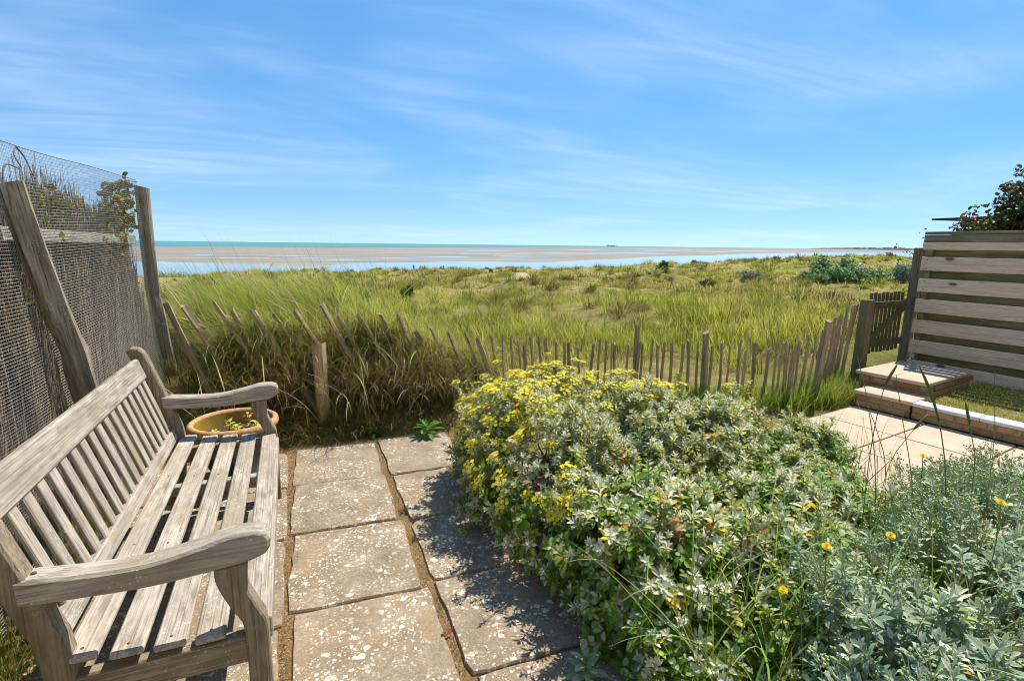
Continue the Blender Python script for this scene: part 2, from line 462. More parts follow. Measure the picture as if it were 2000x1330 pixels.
PATH = np.array([[10.3, 24.0], [10.9, 26.5], [12.2, 29.5], [12.6, 32.0], [14.3, 35.0], [16.8, 39.0], [17.4, 45.0]])
PATH2 = np.array([[12.2, 29.5], [15.5, 28.6], [19.0, 29.5]])
def path_dist(x, y):
    d = np.full(np.shape(x), 1e9)
    for PP in (PATH, PATH2):
        for p, q in zip(PP[:-1], PP[1:]):
            e = q - p; t = np.clip(((x - p[0]) * e[0] + (y - p[1]) * e[1]) / (e @ e), 0, 1)
            d = np.minimum(d, np.hypot(x - p[0] - t * e[0], y - p[1] - t * e[1]))
    return d

gm = Mat("dune_thatch_and_sand", 0.95, 0.05); v = gm.obj(False)
n1 = gm.noise(v, 0.35, 6, 0.6); n2 = gm.noise(v, 3.5, 6, 0.65); n3 = gm.noise(v, 60, 4, 0.7)
c = gm.ramp(n2, [(0.30, (0.18, 0.15, 0.045)), (0.50, (0.38, 0.305, 0.11)), (0.72, (0.58, 0.465, 0.225))])
c = gm.mix(gm.rng(n1, 0.42, 0.62), c, gm.ramp(n2, [(0.3, (0.14, 0.155, 0.03)), (0.7, (0.35, 0.33, 0.09))]))
c = gm.mix(gm.rng(n3, 0.45, 0.7, 0, 0.6), c, (0.10, 0.08, 0.035))
gm.color(c); gm.bump(gm.math('ADD', n2, n3), 0.9, 0.05)
Vt, Tt = polar_sheet()
ground = link("dune_ground", npmesh("dune_ground", Vt, Tt, gm.m, None, True)); tag(ground, kind="structure")

# sandy path, draped a few mm proud of the dune
sandm = Mat("dry_sand", 0.95, 0.05); v = sandm.obj(False)
sandm.color(sandm.ramp(sandm.noise(v, 1.2, 7, 0.7), [(0.3, (0.34, 0.265, 0.155)), (0.7, (0.50, 0.40, 0.26))])); sandm.bump(sandm.noise(v, 9, 5), 0.5, 0.04)
Vp, Fp = [], []
for PP, wd in ((PATH, 0.70), (PATH2, 0.14)):
    q = np.concatenate([np.linspace(a, b, 14, endpoint=False) for a, b in zip(PP[:-1], PP[1:])] + [PP[-1:]])
    dq = np.gradient(q, axis=0); dq /= np.linalg.norm(dq, axis=1)[:, None]; nq = np.stack([-dq[:, 1], dq[:, 0]], 1)
    b0 = len(Vp)
    for i, (p, nn) in enumerate(zip(q, nq)):
        ww = wd * (1 + 0.45 * math.sin(i * 0.7) + 0.25 * math.sin(i * 1.9))
        for s in np.linspace(-1, 1, 5):
            P = p + nn * ww * s; Vp.append((P[0], P[1], float(terrain(P[0], P[1])) + 0.09 - 0.10 * abs(s) ** 3))
    for i in range(len(q) - 1):
        for s in range(4):
            a = b0 + i * 5 + s; Fp.append((a, a + 1, a + 6, a + 5))
sp = link("sand_path", mesh("sand_path", Vp, Fp, sandm.m, True)); tag(sp, kind="structure")

# beach, tidal water and sea
bm_ = Mat("tidal_mud_sand", 0.7, 0.06); v = bm_.obj(False)
sv = bm_.scale(v, (0.012, 0.055, 1.0), (0, 0, 0.35))
s1 = bm_.noise(sv, 1.0, 8, 0.62, 0.6); s2 = bm_.noise(bm_.scale(v, (0.004, 0.02, 1), (0, 0, 0.35)), 1.0, 5, 0.6)
bm_.color(bm_.mix(bm_.rng(s1, 0.36, 0.62), (0.20, 0.182, 0.155), (0.30, 0.278, 0.245)))
bm_.val(bm_.b.inputs["Roughness"], bm_.math('ADD', bm_.rng(s1, 0.36, 0.50, 0.0, 0.45), bm_.rng(s2, 0.35, 0.5, 0.35, 0.45)))
bm_.bump(bm_.noise(v, 0.6, 4), 0.25, 0.2)
def sheet(name, poly, z, mat):
    o = link(name, mesh(name, [(x, y, z) for x, y in poly], [tuple(range(len(poly)))], mat)); return tag(o, kind="structure")
def polar(a, r): return (r * math.sin(math.radians(a)), r * math.cos(math.radians(a)))
sheet("beach", [(-9000, -200), (9000, -3000), (14000, 9000), (-9000, 9000)], BEACH, bm_.m)
wm = Mat("shallow_tide_water", 0.06, 0.5); v = wm.obj(False)
wm.color(wm.mix(wm.noise(v, .02, 4), (0.22, 0.25, 0.27), (0.30, 0.31, 0.31)))
near_edge = [polar(a, r) for a, r in ((-60, 60), (-25, 70), (0, 76), (15, 84), (35, 105), (50, 150), (60, 175), (85, 200))]
far_edge = []
g = np.random.default_rng(3)
for a in np.arange(85, -61, -0.8):
    rr = float(np.interp(a, [-60, -25, -11, 0, 11, 21, 32, 42, 50, 58, 85], [215, 208, 205, 180, 188, 220, 290, 490, 950, 1500, 1700]))
    far_edge.append(polar(a, rr * (1 + 0.10 * float(vnoise(a, 0, 0.12)) + 0.03 * float(vnoise(a, 7, 0.5)))))
sheet("tidal_water", near_edge + far_edge, BEACH + 0.03, wm.m)
def pool(a, r, la, lr, seed):
    g = np.random.default_rng(seed); pts = []
    for t in np.linspace(0, 2 * PI, 36, endpoint=False):
        k = 1 + 0.28 * math.sin(3 * t + seed) + 0.12 * g.normal()
        pts.append(polar(a + la * k * math.cos(t), r + lr * k * math.sin(t)))
    return pts
for k, (a, r, la, lr) in enumerate([(-8.3, 330, 1.3, 13), (-5.5, 262, 2.2, 8), (1.5, 255, 3.0, 8), (4.0, 228, 3.0, 7), (9, 262, 2.6, 8), (14, 300, 3.4, 12), (-1, 300, 1.8, 9), (22, 330, 3.0, 12), (19, 420, 4.0, 16),
                                    (28, 480, 3.5, 22), (34, 560, 4.0, 34), (40, 900, 4, 60), (18, 620, 3, 30), (46, 1300, 4, 110), (38, 1400, 4, 110), (30, 900, 3, 50)]):
    sheet("tidal_pool", pool(a, r, la, lr, k), BEACH + 0.03, wm.m)
sm_ = Mat("turquoise_sea", 0.55, 0.12); v = sm_.obj(False)
sw = sm_.noise(sm_.scale(v, (0.0015, 0.004, 1)), 1.0, 6, 0.6)
sm_.color(sm_.mix(sm_.rng(sw, 0.35, 0.65), (0.05, 0.20, 0.225), (0.085, 0.27, 0.285))); sm_.bump(sm_.noise(v, 0.1, 5), 0.4, 0.5)
shore = []
for a in np.arange(-75, 90, 1.0):
    rr = float(np.interp(a, [-75, -30, -11, 11, 25, 32, 45, 60, 90], [820, 760, 800, 1080, 1900, 2900, 6500, 9000, 12000]))
    shore.append(polar(a, rr * (1 + 0.03 * float(vnoise(a, 3, 0.3)))))
sheet("sea", shore + [polar(89, 90000), polar(60, 90000), polar(25, 90000), polar(-10, 90000), polar(-45, 90000), polar(-75, 90000)], BEACH + 0.3, sm_.m)

# ---------------------------------------------------------------- far shore, town, ship
hm = simple("distant_land", (0.13, 0.15, 0.15), 0.95, 0.05, 0.2, 0.01)
Vh, Fh = [], []
hz = np.random.default_rng(9)
HA = np.arange(50.4, 66, 0.2)
for i, a in enumerate(HA):
    h = 7 + 6 * sstep(50, 54, a) + 3 * float(vnoise(a, 1, 1.3)) + 1.4 * float(vnoise(a, 5, 4))
    h *= float(sstep(50.2, 51.5, a)) * 0.9 + 0.1
    for r, z in ((6400, BEACH - 1), (6440, BEACH + h * 0.6), (6560, BEACH + 6 + h), (7400, BEACH + 6 + h), (7600, BEACH - 1)):
        x, y = polar(a, r); Vh.append((x, y, z))
for i in range(len(HA) - 1):
    for j in range(4):
        a = i * 5 + j; Fh.append((a, a + 1, a + 6, a + 5))
hl = link("headland", mesh("headland", Vh, Fh, hm)); tag(hl, kind="structure")
WALLM = simple("pale_render_wall", (0.55, 0.54, 0.52), 0.9, 0.1, 0.1, 0.05)
ROOFM = simple("slate_roof", (0.16, 0.16, 0.17), 0.9, 0.1, 0.15, 0.05)
def gable(L, W, H, rh):
    x, y = L / 2, W / 2
    wall = ([(-x, -y, 0), (x, -y, 0), (x, y, 0), (-x, y, 0), (-x, -y, H), (x, -y, H), (x, y, H), (-x, y, H), (-x, 0, H + rh), (x, 0, H + rh)],
            [(0, 1, 5, 4), (2, 3, 7, 6), (1, 2, 6, 9, 5), (3, 0, 4, 8, 7)])
    e = 0.8; rr = ([(-x - e, -y - e, H - e * .5), (x + e, -y - e, H - e * .5), (x + e, 0, H + rh + .4), (-x - e, 0, H + rh + .4), (-x - e, y + e, H - e * .5), (x + e, y + e, H - e * .5)],
                    [(0, 1, 2, 3), (3, 2, 5, 4)])
    return wall, rr
wv, rv = gable(60, 18, 12, 7)
w_me, r_me = mesh("wall", *wv, WALLM), mesh("roof", *rv, ROOFM)
for a, k in ((54.0, 0.9), (54.5, 0.6), (55.1, 1.0), (55.6, 0.7), (56.2, 1.2), (56.6, 0.8), (57.2, 1.0), (57.7, 0.7)):
    x, y = polar(a, 6330)
    t = thing("town_house", "pale gabled building in the distant seaside town on the horizon", "building", (x, y, BEACH - 0.5), (0, 0, -math.radians(a)), "buildings of the distant coastal town")
    t.scale = (k, 1, 0.7 + 0.45 * k)
    link("wall", w_me, None, t); link("roof", r_me, None, t)
x, y = polar(56.85, 6330)
t = thing("church_tower", "thin grey tower rising above the distant coastal town", "tower", (x, y, BEACH - 0.5)); t.scale = (.6, .6, .62)
V_, F_ = cbox(16, 16, 32, 1, True); link("shaft", mesh("shaft", V_, F_, ROOFM), None, t)
link("spire", mesh("spire", [(-8, -8, 32), (8, -8, 32), (8, 8, 32), (-8, 8, 32), (0, 0, 58)], [(0, 1, 4), (1, 2, 4), (2, 3, 4), (3, 0, 4)], ROOFM), None, t)
x, y = polar(31.9, 11000)
ship = thing("cargo_ship", "faint grey ship low on the sea horizon", "ship", (x, y, BEACH), (0, 0, -math.radians(31.9)))
ship.scale = (.72, .72, .72)
HULL = simple("ship_paint", (0.56, 0.70, 0.75), 0.7, 0.2, 0.1, 0.02)
sec = [(-150, 3, 17), (-140, 15, 17), (100, 16, 17), (130, 10, 18), (158, 0.5, 21)]
Vs, Fs = [], []
for xx, hw, zt in sec: Vs += [(xx, -hw, zt), (xx, -hw * .8, -2), (xx, hw * .8, -2), (xx, hw, zt)]
for i in range(4):
    a = i * 4
    for j in range(3): Fs.append((a + j, a + j + 1, a + j + 5, a + j + 4))
    Fs.append((a + 3, a, a + 4, a + 7))
Fs += [(0, 3, 2, 1), (16, 17, 18, 19)]
link("hull", mesh("hull", Vs, Fs, HULL), None, ship)
V_, F_ = cbox(34, 26, 30, 1, True); link("bridge", mesh("bridge", V_, F_, HULL), None, ship, T(-105, 0, 17))
V_, F_ = cbox(150, 28, 13, 1, True); link("deck_cargo", mesh("deck_cargo", V_, F_, HULL), None, ship, T(5, 0, 17))

# ---------------------------------------------------------------- patio
sl = Mat("lichened_concrete_slab", 0.9, 0.15); v = sl.obj()
f1 = sl.noise(v, 210, 3, 0.7); f2 = sl.noise(v, 6, 5, 0.6); f3 = sl.noise(v, 55, 4, 0.65)
c = sl.ramp(f2, [(0.3, (0.20, 0.152, 0.10)), (0.52, (0.30, 0.240, 0.165)), (0.72, (0.40, 0.328, 0.24))])
c = sl.mix(sl.rng(f3, 0.42, 0.68, 0, 0.55), c, (0.155, 0.118, 0.072))
c = sl.mix(sl.rng(f1, 0.50, 0.68, 0, 0.65), c, (0.085, 0.064, 0.038))
c = sl.mix(sl.rng(f1, 0.46, 0.34, 0, 0.45), c, (0.52, 0.44, 0.34))
wv_ = sl.n.new("ShaderNodeVectorMath"); wv_.operation = 'ADD'
nzc = sl.n.new("ShaderNodeTexNoise"); nzc.inputs["Scale"].default_value = 46; nzc.inputs["Detail"].default_value = 6; sl.lk(v, nzc.inputs["Vector"])
scn = sl.n.new("ShaderNodeVectorMath"); scn.operation = 'SCALE'; scn.inputs["Scale"].default_value = 0.020; sl.lk(nzc.outputs["Color"], scn.inputs[0])
sl.lk(v, wv_.inputs[0]); sl.lk(scn.outputs[0], wv_.inputs[1])
flat = sl.scale(wv_.outputs[0], (1, 1, 0.0))
msk = sl.noise(v, 4.6, 6, 0.68)
lich = None
for sc_, lo, hi, m0, m1 in ((15, 0.17, 0.21, 0.47, 0.60), (27, 0.20, 0.26, 0.43, 0.58), (52, 0.22, 0.30, 0.38, 0.58), (95, 0.24, 0.34, 0.36, 0.60)):
    vn = sl.n.new("ShaderNodeTexVoronoi"); vn.inputs["Scale"].default_value = sc_; sl.lk(flat, vn.inputs["Vector"])
    sp_ = sl.n.new("ShaderNodeSeparateColor"); sl.lk(vn.outputs["Color"], sp_.inputs[0])
    thr = sl.math('MULTIPLY', sp_.outputs[0], 1.25)                      # every spot its own size
    dd = sl.math('DIVIDE', vn.outputs["Distance"], sl.math('ADD', thr, 0.12))
    on = sl.math('MULTIPLY', sl.rng(dd, hi * 1.15, lo * 1.1, 0, 1), sl.rng(sp_.outputs[1], 0.26, 0.32, 0, 1))
    on = sl.math('MULTIPLY', on, sl.rng(msk, m0, m1, 0.0, 1.0))
    lich = on if lich is None else sl.math('MAXIMUM', lich, on)
lc = sl.ramp(sl.noise(v, 30, 3), [(0.3, (0.56, 0.51, 0.42)), (0.7, (0.84, 0.80, 0.71))])
st_ = sl.noise(v, 1.7, 4, 0.6)
c = sl.mix(sl.rng(st_, 0.52, 0.68, 0, 0.32), c, (0.38, 0.26, 0.16))
pit = sl.voro(v, 190)
c = sl.mix(sl.rng(pit, 0.22, 0.12, 0, 0.75), c, (0.07, 0.05, 0.03))
lich = sl.math('MULTIPLY', lich, sl.rng(f1, 0.36, 0.50, 0.35, 1.0))
c = sl.mix(sl.math('MULTIPLY', lich, 0.95), c, lc)
sl.color(c); sl.bump(sl.math('ADD', f1, sl.math('MULTIPLY', f3, 1.5)), 0.5, 0.004)
SLAB = sl.m

bedm = Mat("joint_sand_and_moss", 0.95, 0.05); v = bedm.obj(False)
bn = bedm.noise(v, 70, 6, 0.75); bn2 = bedm.noise(v, 5, 4)
c = bedm.ramp(bn, [(0.3, (0.10, 0.055, 0.028)), (0.55, (0.30, 0.175, 0.09)), (0.72, (0.50, 0.34, 0.20))])
c = bedm.mix(bedm.rng(bn2, 0.52, 0.66, 0, 0.6), c, (0.13, 0.12, 0.04))
bedm.color(c); bedm.bump(bn, 1.0, 0.012)

def irregular_slab(L, W, H, g):
    """one slab: chamfered, edges slightly wavy and worn, top at z=0"""
    n = 9; out = []
    cor = [(-L / 2, -W / 2), (L / 2, -W / 2), (L / 2, W / 2), (-L / 2, W / 2)]
    ring = []
    for (a, b) in zip(cor, cor[1:] + cor[:1]):
        ph_ = g.uniform(0, 6.28)
        for t in np.linspace(0, 1, n, endpoint=False):
            jx, jy = g.normal(0, 0.0032, 2) + .0025 * math.sin(t * 7 + ph_)
            if t == 0: q_ = abs(g.normal(0, .005)) + (g.random() < .15) * .012; jx, jy = -math.copysign(q_, a[0]), -math.copysign(q_, a[1])
            ring.append((a[0] + (b[0] - a[0]) * t + jx, a[1] + (b[1] - a[1]) * t + jy))
    m = len(ring); V = [(x, y, -H) for x, y in ring] + [(x, y, -0.008) for x, y in ring] + [(x * 0.985, y * 0.985, 0) for x, y in ring]
    F = []
    for k in (0, 1):
        for j in range(m):
            a, b = k * m + j, k * m + (j + 1) % m; F.append((a, b, b + m, a + m))
    F.append(tuple(range(2 * m, 3 * m)))
    return V, F

patio = link("patio", mesh("patio", [(x, y, -0.014) for x, y in [(-1.25, -1.7), (1.5, -1.7), (1.5, 4.0), (1.2, 4.13), (-1.25, 4.13)]], [(0, 1, 2, 3, 4)], bedm.m))
tag(patio, kind="structure")
g = np.random.default_rng(21)
colx = [(-0.99, -0.722), (-0.705, -0.153), (-0.117, 0.440), (0.482, 1.02), (1.045, 1.5)]
rowy = [[3.98, 3.40, 2.77, 2.09, 1.46, 0.82, 0.2, -0.4], [4.0, 3.385, 2.755, 2.075, 1.46, 0.83, 0.2, -0.4],
        [4.02, 3.392, 2.785, 2.137, 1.50, 0.88, 0.25, -0.4], [4.05, 3.36, 2.74, 2.16, 1.575, 0.93, 0.3, -0.4], [3.9, 3.3, 2.7, 2.1, 1.5, 0.9, 0.3, -0.4]]
for ci, (x0, x1) in enumerate(colx):
    for k in range(len(rowy[ci]) - 1):
        y1, y0 = rowy[ci][k], rowy[ci][k + 1]
        gap = g.uniform(0.010, 0.020)
        V_, F_ = irregular_slab(x1 - x0, y1 - y0 - gap, 0.045, g)
        o = link("paving_slab", mesh("paving_slab", V_, F_, SLAB), None, patio,
                 T((x0 + x1) / 2 + g.normal(0, .004), (y0 + y1) / 2, g.normal(0, 0.0022), g.normal(0, 0.010) - 0.03 * (ci == 2), g.normal(0, .004), g.normal(0, .004)))

# crumbs, dry moss and shoots in the joints
acc = Acc(); g = np.random.default_rng(31)
def crumb(p, s, c):
    V0 = np.array([(1, 0, 0), (-.5, .87, 0), (-.5, -.87, 0), (0, 0, 1.0)]) * s * g.uniform(.6, 1.3, (4, 1)) * (1, 1, .6)
    a = g.uniform(0, 6.28); Rz = np.array([[math.cos(a), -math.sin(a), 0], [math.sin(a), math.cos(a), 0], [0, 0, 1]])
    acc.add(V0 @ Rz.T + p, [[0, 1, 3], [1, 2, 3], [2, 0, 3]], c)
for xj, wj in ((-0.137, 0.024), (0.462, 0.034), (1.03, 0.02)):
    for _ in range(2200):
        y = g.uniform(0.9, 4.05)
        crumb((xj + g.normal(0, wj * .55), y, -0.013), g.uniform(0.0015, 0.006), pal([(0.30, 0.19, 0.10), (0.42, 0.30, 0.19), (0.12, 0.08, 0.045), (0.15, 0.15, 0.05)], 1, g)[0])
for ys, x0, x1 in ((rowy[2], -0.118, .442), (rowy[3], .482, 1.02), (rowy[1], -.7, -.155)):
    for yj in ys[1:6]:
        for _ in range(240): crumb((g.uniform(x0, x1), yj + g.normal(0, .006), -0.013), g.uniform(0.0015, 0.005), pal([(0.30, 0.19, 0.10), (0.22, 0.15, 0.08), (0.12, 0.08, 0.045)], 1, g)[0])
for _ in range(700):      # sandy spill across a corner and crumbs under the shrub
    a, rr = g.uniform(0, 6.28), abs(g.normal(0, .5))
    crumb((0.56 + 0.20 * rr * math.cos(a), 3.02 + 0.13 * rr * math.sin(a), 0.0), g.uniform(0.001, 0.004), pal([(0.52, 0.36, 0.23), (0.45, 0.30, 0.18)], 1, g)[0])
for _ in range(900):
    crumb((g.uniform(.78, 1.35), g.uniform(1.3, 3.8), 0.0), g.uniform(0.0015, 0.006), pal([(0.20, 0.13, 0.07), (0.30, 0.22, 0.13), (0.10, 0.07, 0.04)], 1, g)[0])
o = acc.build("joint_litter", P_DRY, patio); o["kind"] = "stuff"
n = 420
xj = g.choice([-0.137, 0.462, 0.47], n) + g.normal(0, .008, n); yj = np.concatenate([g.choice([3.36, 3.05, 3.39, 2.0, 1.75, 2.5], n // 2) + g.normal(0, .05, n // 2), g.uniform(1.2, 4.0, n - n // 2)])
acc = Acc(); acc.add(*blades(xj, yj, np.full(n, -.012), g.uniform(0, 6.28, n), g.uniform(.012, .05, n), g.uniform(0, .6, n), g.uniform(0, 1.0, n), g.uniform(.0015, .003, n), pal([(0.14, 0.19, 0.04), (0.30, 0.27, 0.09)], n, g), pal([(0.15, 0.25, 0.04), (0.36, 0.30, 0.10)], n, g), 3))
o = acc.build("joint_grass", P_GRASS, patio); o["kind"] = "stuff"
# coppery dead leaf lying on the joint
acc = Acc()
for s, a in ((1, .5), (.8, 2.4), (.7, 4.2)):
    L = 0.03 * s; q = np.array([(0, 0, .003), (L * .5, L * .35, .018), (L, 0, .008), (L * .5, -L * .3, .002)])
    Rz = np.array([[math.cos(a), -math.sin(a), 0], [math.sin(a), math.cos(a), 0], [0, 0, 1]]); acc.add(q @ Rz.T, [[0, 1, 2], [0, 2, 3]], (0.26, 0.075, 0.03))
o = acc.build("fallen_leaf", P_DRY, None, False, T(0.452, 1.80, 0.0)); tag(o, "curled coppery dead leaf lying on the wide joint between the paving slabs", "leaf")

# ---------------------------------------------------------------- unseen house behind the patio, added for its warm bounce light
HW = simple("cream_render", (0.70, 0.63, 0.52), 0.9, 0.1, 0.06, 3)
house = thing("house", "unseen cream rendered house wall added behind the camera to bounce warm light onto the patio", "house", (2.6, -1.7, 0))
for x0, x1, z0, z1 in ((-4.4, -3.2, 0, 5.0), (-2.0, -.6, 0, 5.0), (1.4, 5.6, 0, 5.0), (-3.2, -2.0, 2.1, 5.0), (-.6, 1.4, 2.1, 5.0), (-.6, 1.4, 0, .9)):
    board("wall", x1 - x0, .25, z1 - z0, HW, house, T((x0 + x1) / 2, -.125, z0), .002, True)
GLASS = simple("window_glass", (0.03, 0.035, 0.04), 0.08, 0.5, 0.05, 3); WHITE = simple("white_frame", (0.75, 0.75, 0.73), 0.5, 0.3, 0.04, 8)
d_ = board("door", 1.19, .05, 2.09, WHITE, house, T(-2.6, -.12, .0), .004, True); board("pane", .9, .02, 1.7, GLASS, d_, T(0, .022, .25), .002, True)
w_ = board("window", 1.99, .06, 1.19, WHITE, house, T(.4, -.12, .905), .004, True); board("pane", 1.8, .02, 1.02, GLASS, w_, T(0, .026, .085), .002, True)
board("roof", 10.6, 1.2, .12, simple("clay_roof_tile", (0.24, 0.12, 0.08), 0.9, 0.1, 0.2, 20), house, T(.6, -.25, 5.1, 0, .45), .01)

# ---------------------------------------------------------------- bench
BA = math.radians(1.25); BC = Vector((-.45, 3.25, 0)); bl_ = BC - Matrix.Rotation(BA, 3, 'Z') @ BC
bench = thing("garden_bench", "weathered silver grey wooden garden bench with slatted back and curved arms", "bench", tuple(bl_), (0, 0, BA))
def prism(name, prof, y0, y1, mat, parent, c=0.005, ngrp=None):
    """profile in XZ extruded along Y with a small chamfer on both rims"""
    P = np.array(prof, float); m = len(P)
    cen = P.mean(0)
    prv, nxt = np.roll(P, 1, 0), np.roll(P, -1, 0)
    e1 = P - prv; e2 = nxt - P
    nr = np.stack([e1[:, 1] / (np.linalg.norm(e1, axis=1) + 1e-9) + e2[:, 1] / (np.linalg.norm(e2, axis=1) + 1e-9), -(e1[:, 0] / (np.linalg.norm(e1, axis=1) + 1e-9) + e2[:, 0] / (np.linalg.norm(e2, axis=1) + 1e-9))], 1)
    nr /= np.linalg.norm(nr, axis=1)[:, None] + 1e-9
    area = 0.5 * np.sum(P[:, 0] * nxt[:, 1] - nxt[:, 0] * P[:, 1])
    if area < 0: nr = -nr
    I = P - nr * c
    rings = [(I, y0), (P, y0 + c), (P, y1 - c), (I, y1)]
    V = [(x, y, z) for R_, y in rings for x, z in R_]; F = []
    for k in range(3):
        for j in range(m):
            a, b = k * m + j, k * m + (j + 1) % m; f = (a, b, b + m, a + m); F.append(f if area < 0 else f[::-1])
    f0 = tuple(range(m)); f1 = tuple(range(3 * m, 4 * m))
    F.append(f0[::-1] if area < 0 else f0); F.append(f1 if area < 0 else f1[::-1])
    return link(name, mesh(name, V, F, mat), None, parent)
def bez(pts, n=8):
    """Catmull-Rom through points"""
    pts = [np.array(p, float) for p in pts]; P = [2 * pts[0] - pts[1]] + pts + [2 * pts[-1] - pts[-2]]; out = []
    for i in range(1, len(P) - 2):
        for t in np.linspace(0, 1, n, endpoint=False):
            a, b, c_, d = P[i - 1:i + 3]
            out.append(0.5 * ((2 * b) + (-a + c_) * t + (2 * a - 5 * b + 4 * c_ - d) * t * t + (-a + 3 * b - 3 * c_ + d) * t ** 3))
    out.append(pts[-1]); return [tuple(p) for p in out]
YN, YF = 1.532, 3.300          # outer faces of the near and far end frames
arm_top = bez([(-0.735, 0.682), (-0.60, 0.668), (-0.46, 0.664), (-0.34, 0.684), (-0.26, 0.703), (-0.198, 0.704)], 4)
arm_nose = [(-0.172, 0.696), (-0.160, 0.674), (-0.162, 0.650), (-0.175, 0.632), (-0.197, 0.623)]
arm_bot = bez([(-0.22, 0.616), (-0.33, 0.606), (-0.48, 0.598), (-0.73, 0.612)], 4)
leg_prof = (bez([(-0.292, 0.608), (-0.288, 0.56), (-0.262, 0.49), (-0.232, 0.43)], 4) + [(-0.226, 0.39), (-0.226, 0.0), (-0.166, 0.0), (-0.166, 0.385)]
            + bez([(-0.170, 0.425), (-0.192, 0.475), (-0.212, 0.53), (-0.210, 0.585), (-0.206, 0.612)], 4))
rear_prof = [(x_ + .016, z_) for x_, z_ in [(-0.765, 0.0), (-0.700, 0.0), (-0.655, 0.40), (-0.668, 0.50), (-0.790, 0.885), (-0.806, 0.925), (-0.828, 0.948), (-0.862, 0.952), (-0.884, 0.936), (-0.870, 0.905), (-0.735, 0.50), (-0.722, 0.40)]]
for y0, y1 in ((YN, YN + 0.062), (YF - 0.062, YF)):
    prism("armrest", arm_top + arm_nose + arm_bot, y0 - 0.006, y1 + 0.006, W_BENCH['X'], bench, 0.008)
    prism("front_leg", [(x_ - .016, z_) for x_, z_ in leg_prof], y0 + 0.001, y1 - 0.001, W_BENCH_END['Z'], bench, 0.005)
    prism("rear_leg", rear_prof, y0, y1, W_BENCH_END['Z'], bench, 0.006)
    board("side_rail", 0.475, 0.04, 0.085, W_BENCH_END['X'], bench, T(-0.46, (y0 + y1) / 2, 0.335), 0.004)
    board("stretcher", 0.50, 0.035, 0.045, W_BENCH['X'], bench, T(-0.47, (y0 + y1) / 2, 0.11), 0.004)
seatx = [-0.628, -0.527, -0.428, -0.331, -0.236]
for k, sx in enumerate(seatx):
    y0, y1 = (YN + 0.002, YF - 0.012) if k < 4 else (YN + 0.066, YF - 0.066)
    if k == 4: sx = -0.224
    board("seat_slat", y1 - y0, 0.077 if k < 4 else 0.072, 0.02, W_BENCH['X'], bench, T(sx, (y0 + y1) / 2, 0.411 - 0.004 * k + 0.008 * (k == 0) + 0.004 * abs(k - 3), PI / 2, 0.02 * (2 - k)), 0.005)
for yy in (2.10, 2.71):
    board("seat_bearer", 0.46, 0.045, 0.045, W_BENCH['X'], bench, T(-0.43, yy, 0.367), 0.004)
board("front_apron", YF - YN - 0.126, 0.026, 0.07, W_BENCH['X'], bench, T(-0.188, (YN + YF) / 2, 0.352, PI / 2), 0.004)
board("back_apron", YF - YN - 0.126, 0.026, 0.07, W_BENCH['X'], bench, T(-0.69, (YN + YF) / 2, 0.335, PI / 2), 0.004)
rake = math.atan2(0.385, 0.122)                        # slope of the back
bd = Vector((-0.122, 0, 0.385)).normalized()
def back_frame(y, s, xdir):
    """local frame on the plane of the backrest: s metres up from the seat"""
    o = Vector((-0.692, y, 0.455)) + bd * s
    return frame(o, xdir, (bd.z, 0, -bd.x))
m_ = back_frame((YN + YF) / 2, 0.405, (0, 1, 0)); board("top_rail", YF - YN - 0.13, 0.112, 0.034, W_BENCH['X'], bench, m_, 0.007)
m_ = back_frame((YN + YF) / 2, 0.012, (0, 1, 0)); board("bottom_rail", YF - YN - 0.13, 0.060, 0.034, W_BENCH['X'], bench, m_, 0.005)
PEG = simple("dark_dowel", (0.10, 0.075, 0.05), 0.9, 0.1, 0.3, 60)
for yy in (YN + .031, YF - .031):
    for xx, zz_ in ((-.70, .679), (-.245, .699)):
        V, Tt = tube_np([(xx, yy, zz_ - .01), (xx, yy, zz_ + .0025)], .0065, 8); link("peg", npmesh("peg", V, Tt, PEG), None, bench)
for k, sx in enumerate(seatx[:4]):
    for yy in (YN + .035, 2.10, 2.71, YF - .045):
        V, Tt = tube_np([(sx, yy, .405), (sx, yy, .4222 - .004 * k + .008 * (k == 0) + .004 * abs(k - 3))], .0042, 7); link("screw_plug", npmesh("screw_plug", V, Tt, PEG), None, bench)
ns = 18
for k in range(ns):
    y = YN + 0.062 + (YF - YN - 0.124) * (k + 0.5) / ns
    board("back_slat", 0.325, 0.050, 0.013, W_BENCH['X'], bench, back_frame(y, 0.198, tuple(bd)), 0.003)

# ---------------------------------------------------------------- plant bowl behind the bench
pot = thing("plant_bowl", "wide round bowl planter with terracotta rim and dark green outside beside the bench", "planter", (-0.45, 3.66, 0)); pot.scale = (1, 1, 1.13)
def lathe(name, prof, mat, parent, n=48):
    V, F = [], []
    for r, z in prof:
        for j in range(n): V.append((r * math.cos(2 * PI * j / n), r * math.sin(2 * PI * j / n), z))
    for i in range(len(prof) - 1):
        for j in range(n):
            a, b = i * n + j, i * n + (j + 1) % n; F.append((a, b, b + n, a + n))
    return link(name, mesh(name, V, F, mat, True), None, parent)
GLAZE = simple("green_glaze", (0.022, 0.075, 0.06), 0.3, 0.5, 0.3, 12)
TERRA = simple("terracotta", (0.46, 0.275, 0.125), 0.75, 0.2, 0.25, 30, 0.2)
INNER = simple("olive_glaze", (0.27, 0.17, 0.02), 0.4, 0.5, 0.25, 10)
SOIL = simple("potting_soil", (0.07, 0.05, 0.035), 0.95, 0.1, 0.5, 90, 0.9)
lathe("bowl", [(0.10, 0.0), (0.12, 0.003), (0.18, 0.12), (0.225, 0.24), (0.238, 0.315)], GLAZE, pot)
